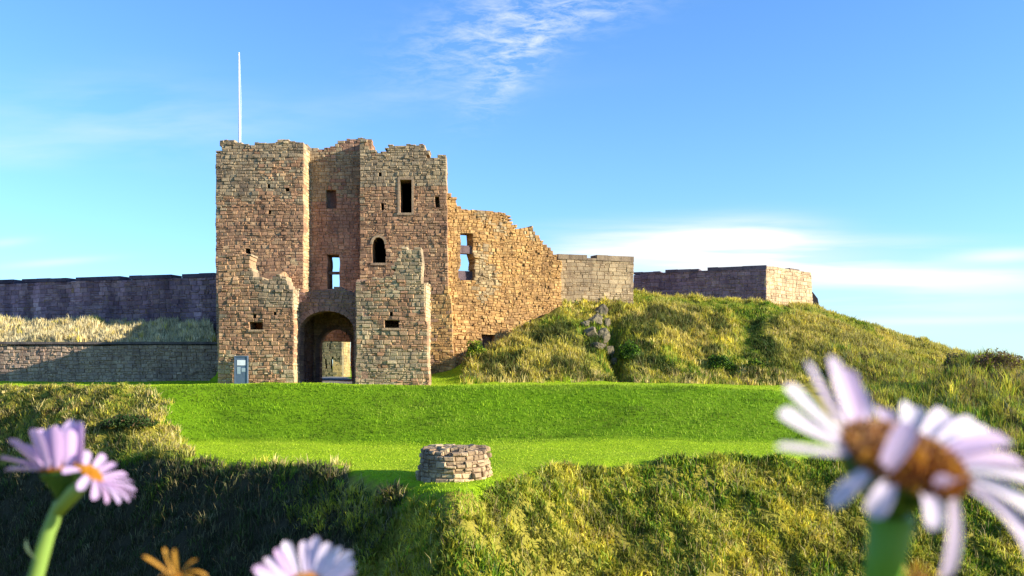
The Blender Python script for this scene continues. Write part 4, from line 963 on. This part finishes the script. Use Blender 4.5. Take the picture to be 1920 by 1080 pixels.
mb.tube([ca + Vector((-.10, .05, -1)).normalized() * 46 * pxm * 1.3, fk, P(90, 1000, D2), P(66, 1085, D2), P(30, 1300, D2 + .01), (P(0, 1900, D2).x, D2 + .03, GRD - .02)], [.0026, .0030, .0032, .0035, .004, .0045], 12, (.24, .36, .07))
mb.tube([cb + Vector((-.75, .2, -.85)).normalized() * 34 * pxm * .9, P(140, 922, D2 - .006), fk + Vector((0, 0, -.001))], [.0030, .0036, .0030], 12, (.30, .42, .10))
mb.build("stem", M_STEM, db, True)
mb = MB(); leaf(mb, P(70, 1050, D2 - .004), (-.30, -.05, 1), (-.6, -.5, .1), 42 * pxm, 26 * pxm, (.40, .5, .28)); mb.build("leaf", M_STEM, db)
mb = MB(); leaf(mb, P(35, 1300, D2), (1, -.2, .5), (0, 0, 1), .05, .012, (.1, .2, .03)); mb.build("leaf", M_STEM, db)
# daisy at bottom centre
D3 = .33; pxm = D3 / F
cc_ = P(572, 1102, D3)
dc = empty("daisy", (cc_.x, D3 + .02, GRD), "pale lilac daisy cut off by the bottom edge between the two larger ones", "flower")
pet = []
rn = random.Random(14)
for k in range(21):
    a_ = k * 360 / 21 + rn.uniform(-5, 5); pet.append((a_, 36 + rn.uniform(-6, 6), 30 + rn.uniform(-10, 14), 74 + rn.uniform(-9, 9), 22))
daisy_head(dc, cc_, (.05, -.52, .85), 36 * pxm, [(a_, b_, c_, d * pxm, e * pxm) for a_, b_, c_, d, e in pet], [(.55, .24, .06), (.70, .36, .06), (.62, .28, .10)], 15, pal=(LIL, (.84, .76, .86)))
mb = MB(); mb.tube([cc_ + Vector((-.05, .5, -.85)).normalized() * 36 * pxm, P(565, 1250, D3 + .015), (cc_.x - .01, D3 + .04, GRD - .02)], [.0024, .0026, .003], 12, (.13, .28, .03)); mb.build("stem", M_STEM, dc, True)
# withered heads
def withered(px, py, D, label, spec, seed, disc=14):
    pxm = D / F; c_ = P(px, py, D); root = empty("withered_daisy", (c_.x, D + .01, GRD), label, "flower")
    OR = ((.62, .27, .03), (.78, .42, .07))
    daisy_head(root, c_, (0, -.3, 1), disc * pxm, [(a_, b_, e_, d * pxm, 7.5 * pxm) for a_, b_, e_, d in spec], [(.6, .28, .03), (.45, .18, .02)], seed, pal=OR, dome=.5)
    mb = MB(); mb.tube([c_ - Vector((0, -.2, 1)) * disc * pxm, P(px - 6, py + 200, D), (c_.x - .01, D + .02, GRD - .02)], [.0018, .002, .0025], 10, (.2, .22, .05)); mb.build("stem", M_STEM, root, True)
withered(332, 1082, .36, "withered orange flower head with a few curled petals at the bottom left",
         [(180, 50, 34, 66), (150, 66, 74, 56), (105, 84, 88, 52), (40, 66, 10, 40), (10, 50, -60, 54), (-20, 40, -50, 40), (240, 50, 20, 34)], 21, 10)
withered(1722, 1086, .26, "small withered orange flower head beside the stem of the largest daisy",
         [(180, 50, 20, 40), (150, 60, 50, 34), (100, 80, 84, 30), (40, 60, -10, 36), (10, 46, -30, 40), (75, 70, 60, 30), (220, 40, 10, 32), (-40, 40, -20, 34)], 22, 16)

# grass on the camera's own bank, below the frame
n = 5000; X = rng.uniform(-2.5, 2.5, n); Y = rng.uniform(-.6, 2.4, n); L = rng.uniform(.04, .12, n)
k = np.abs(X) > -1
tag(blades("near_grass", X[k], Y[k], L[k], rng.uniform(.003, .006, n)[k], palette(n, [OLV, GRN, YEL], [2, 3, 1])[k], M_GRASS, .8, drop=.01), "short grass on the bank the daisies grow from", "grass", kind="stuff")
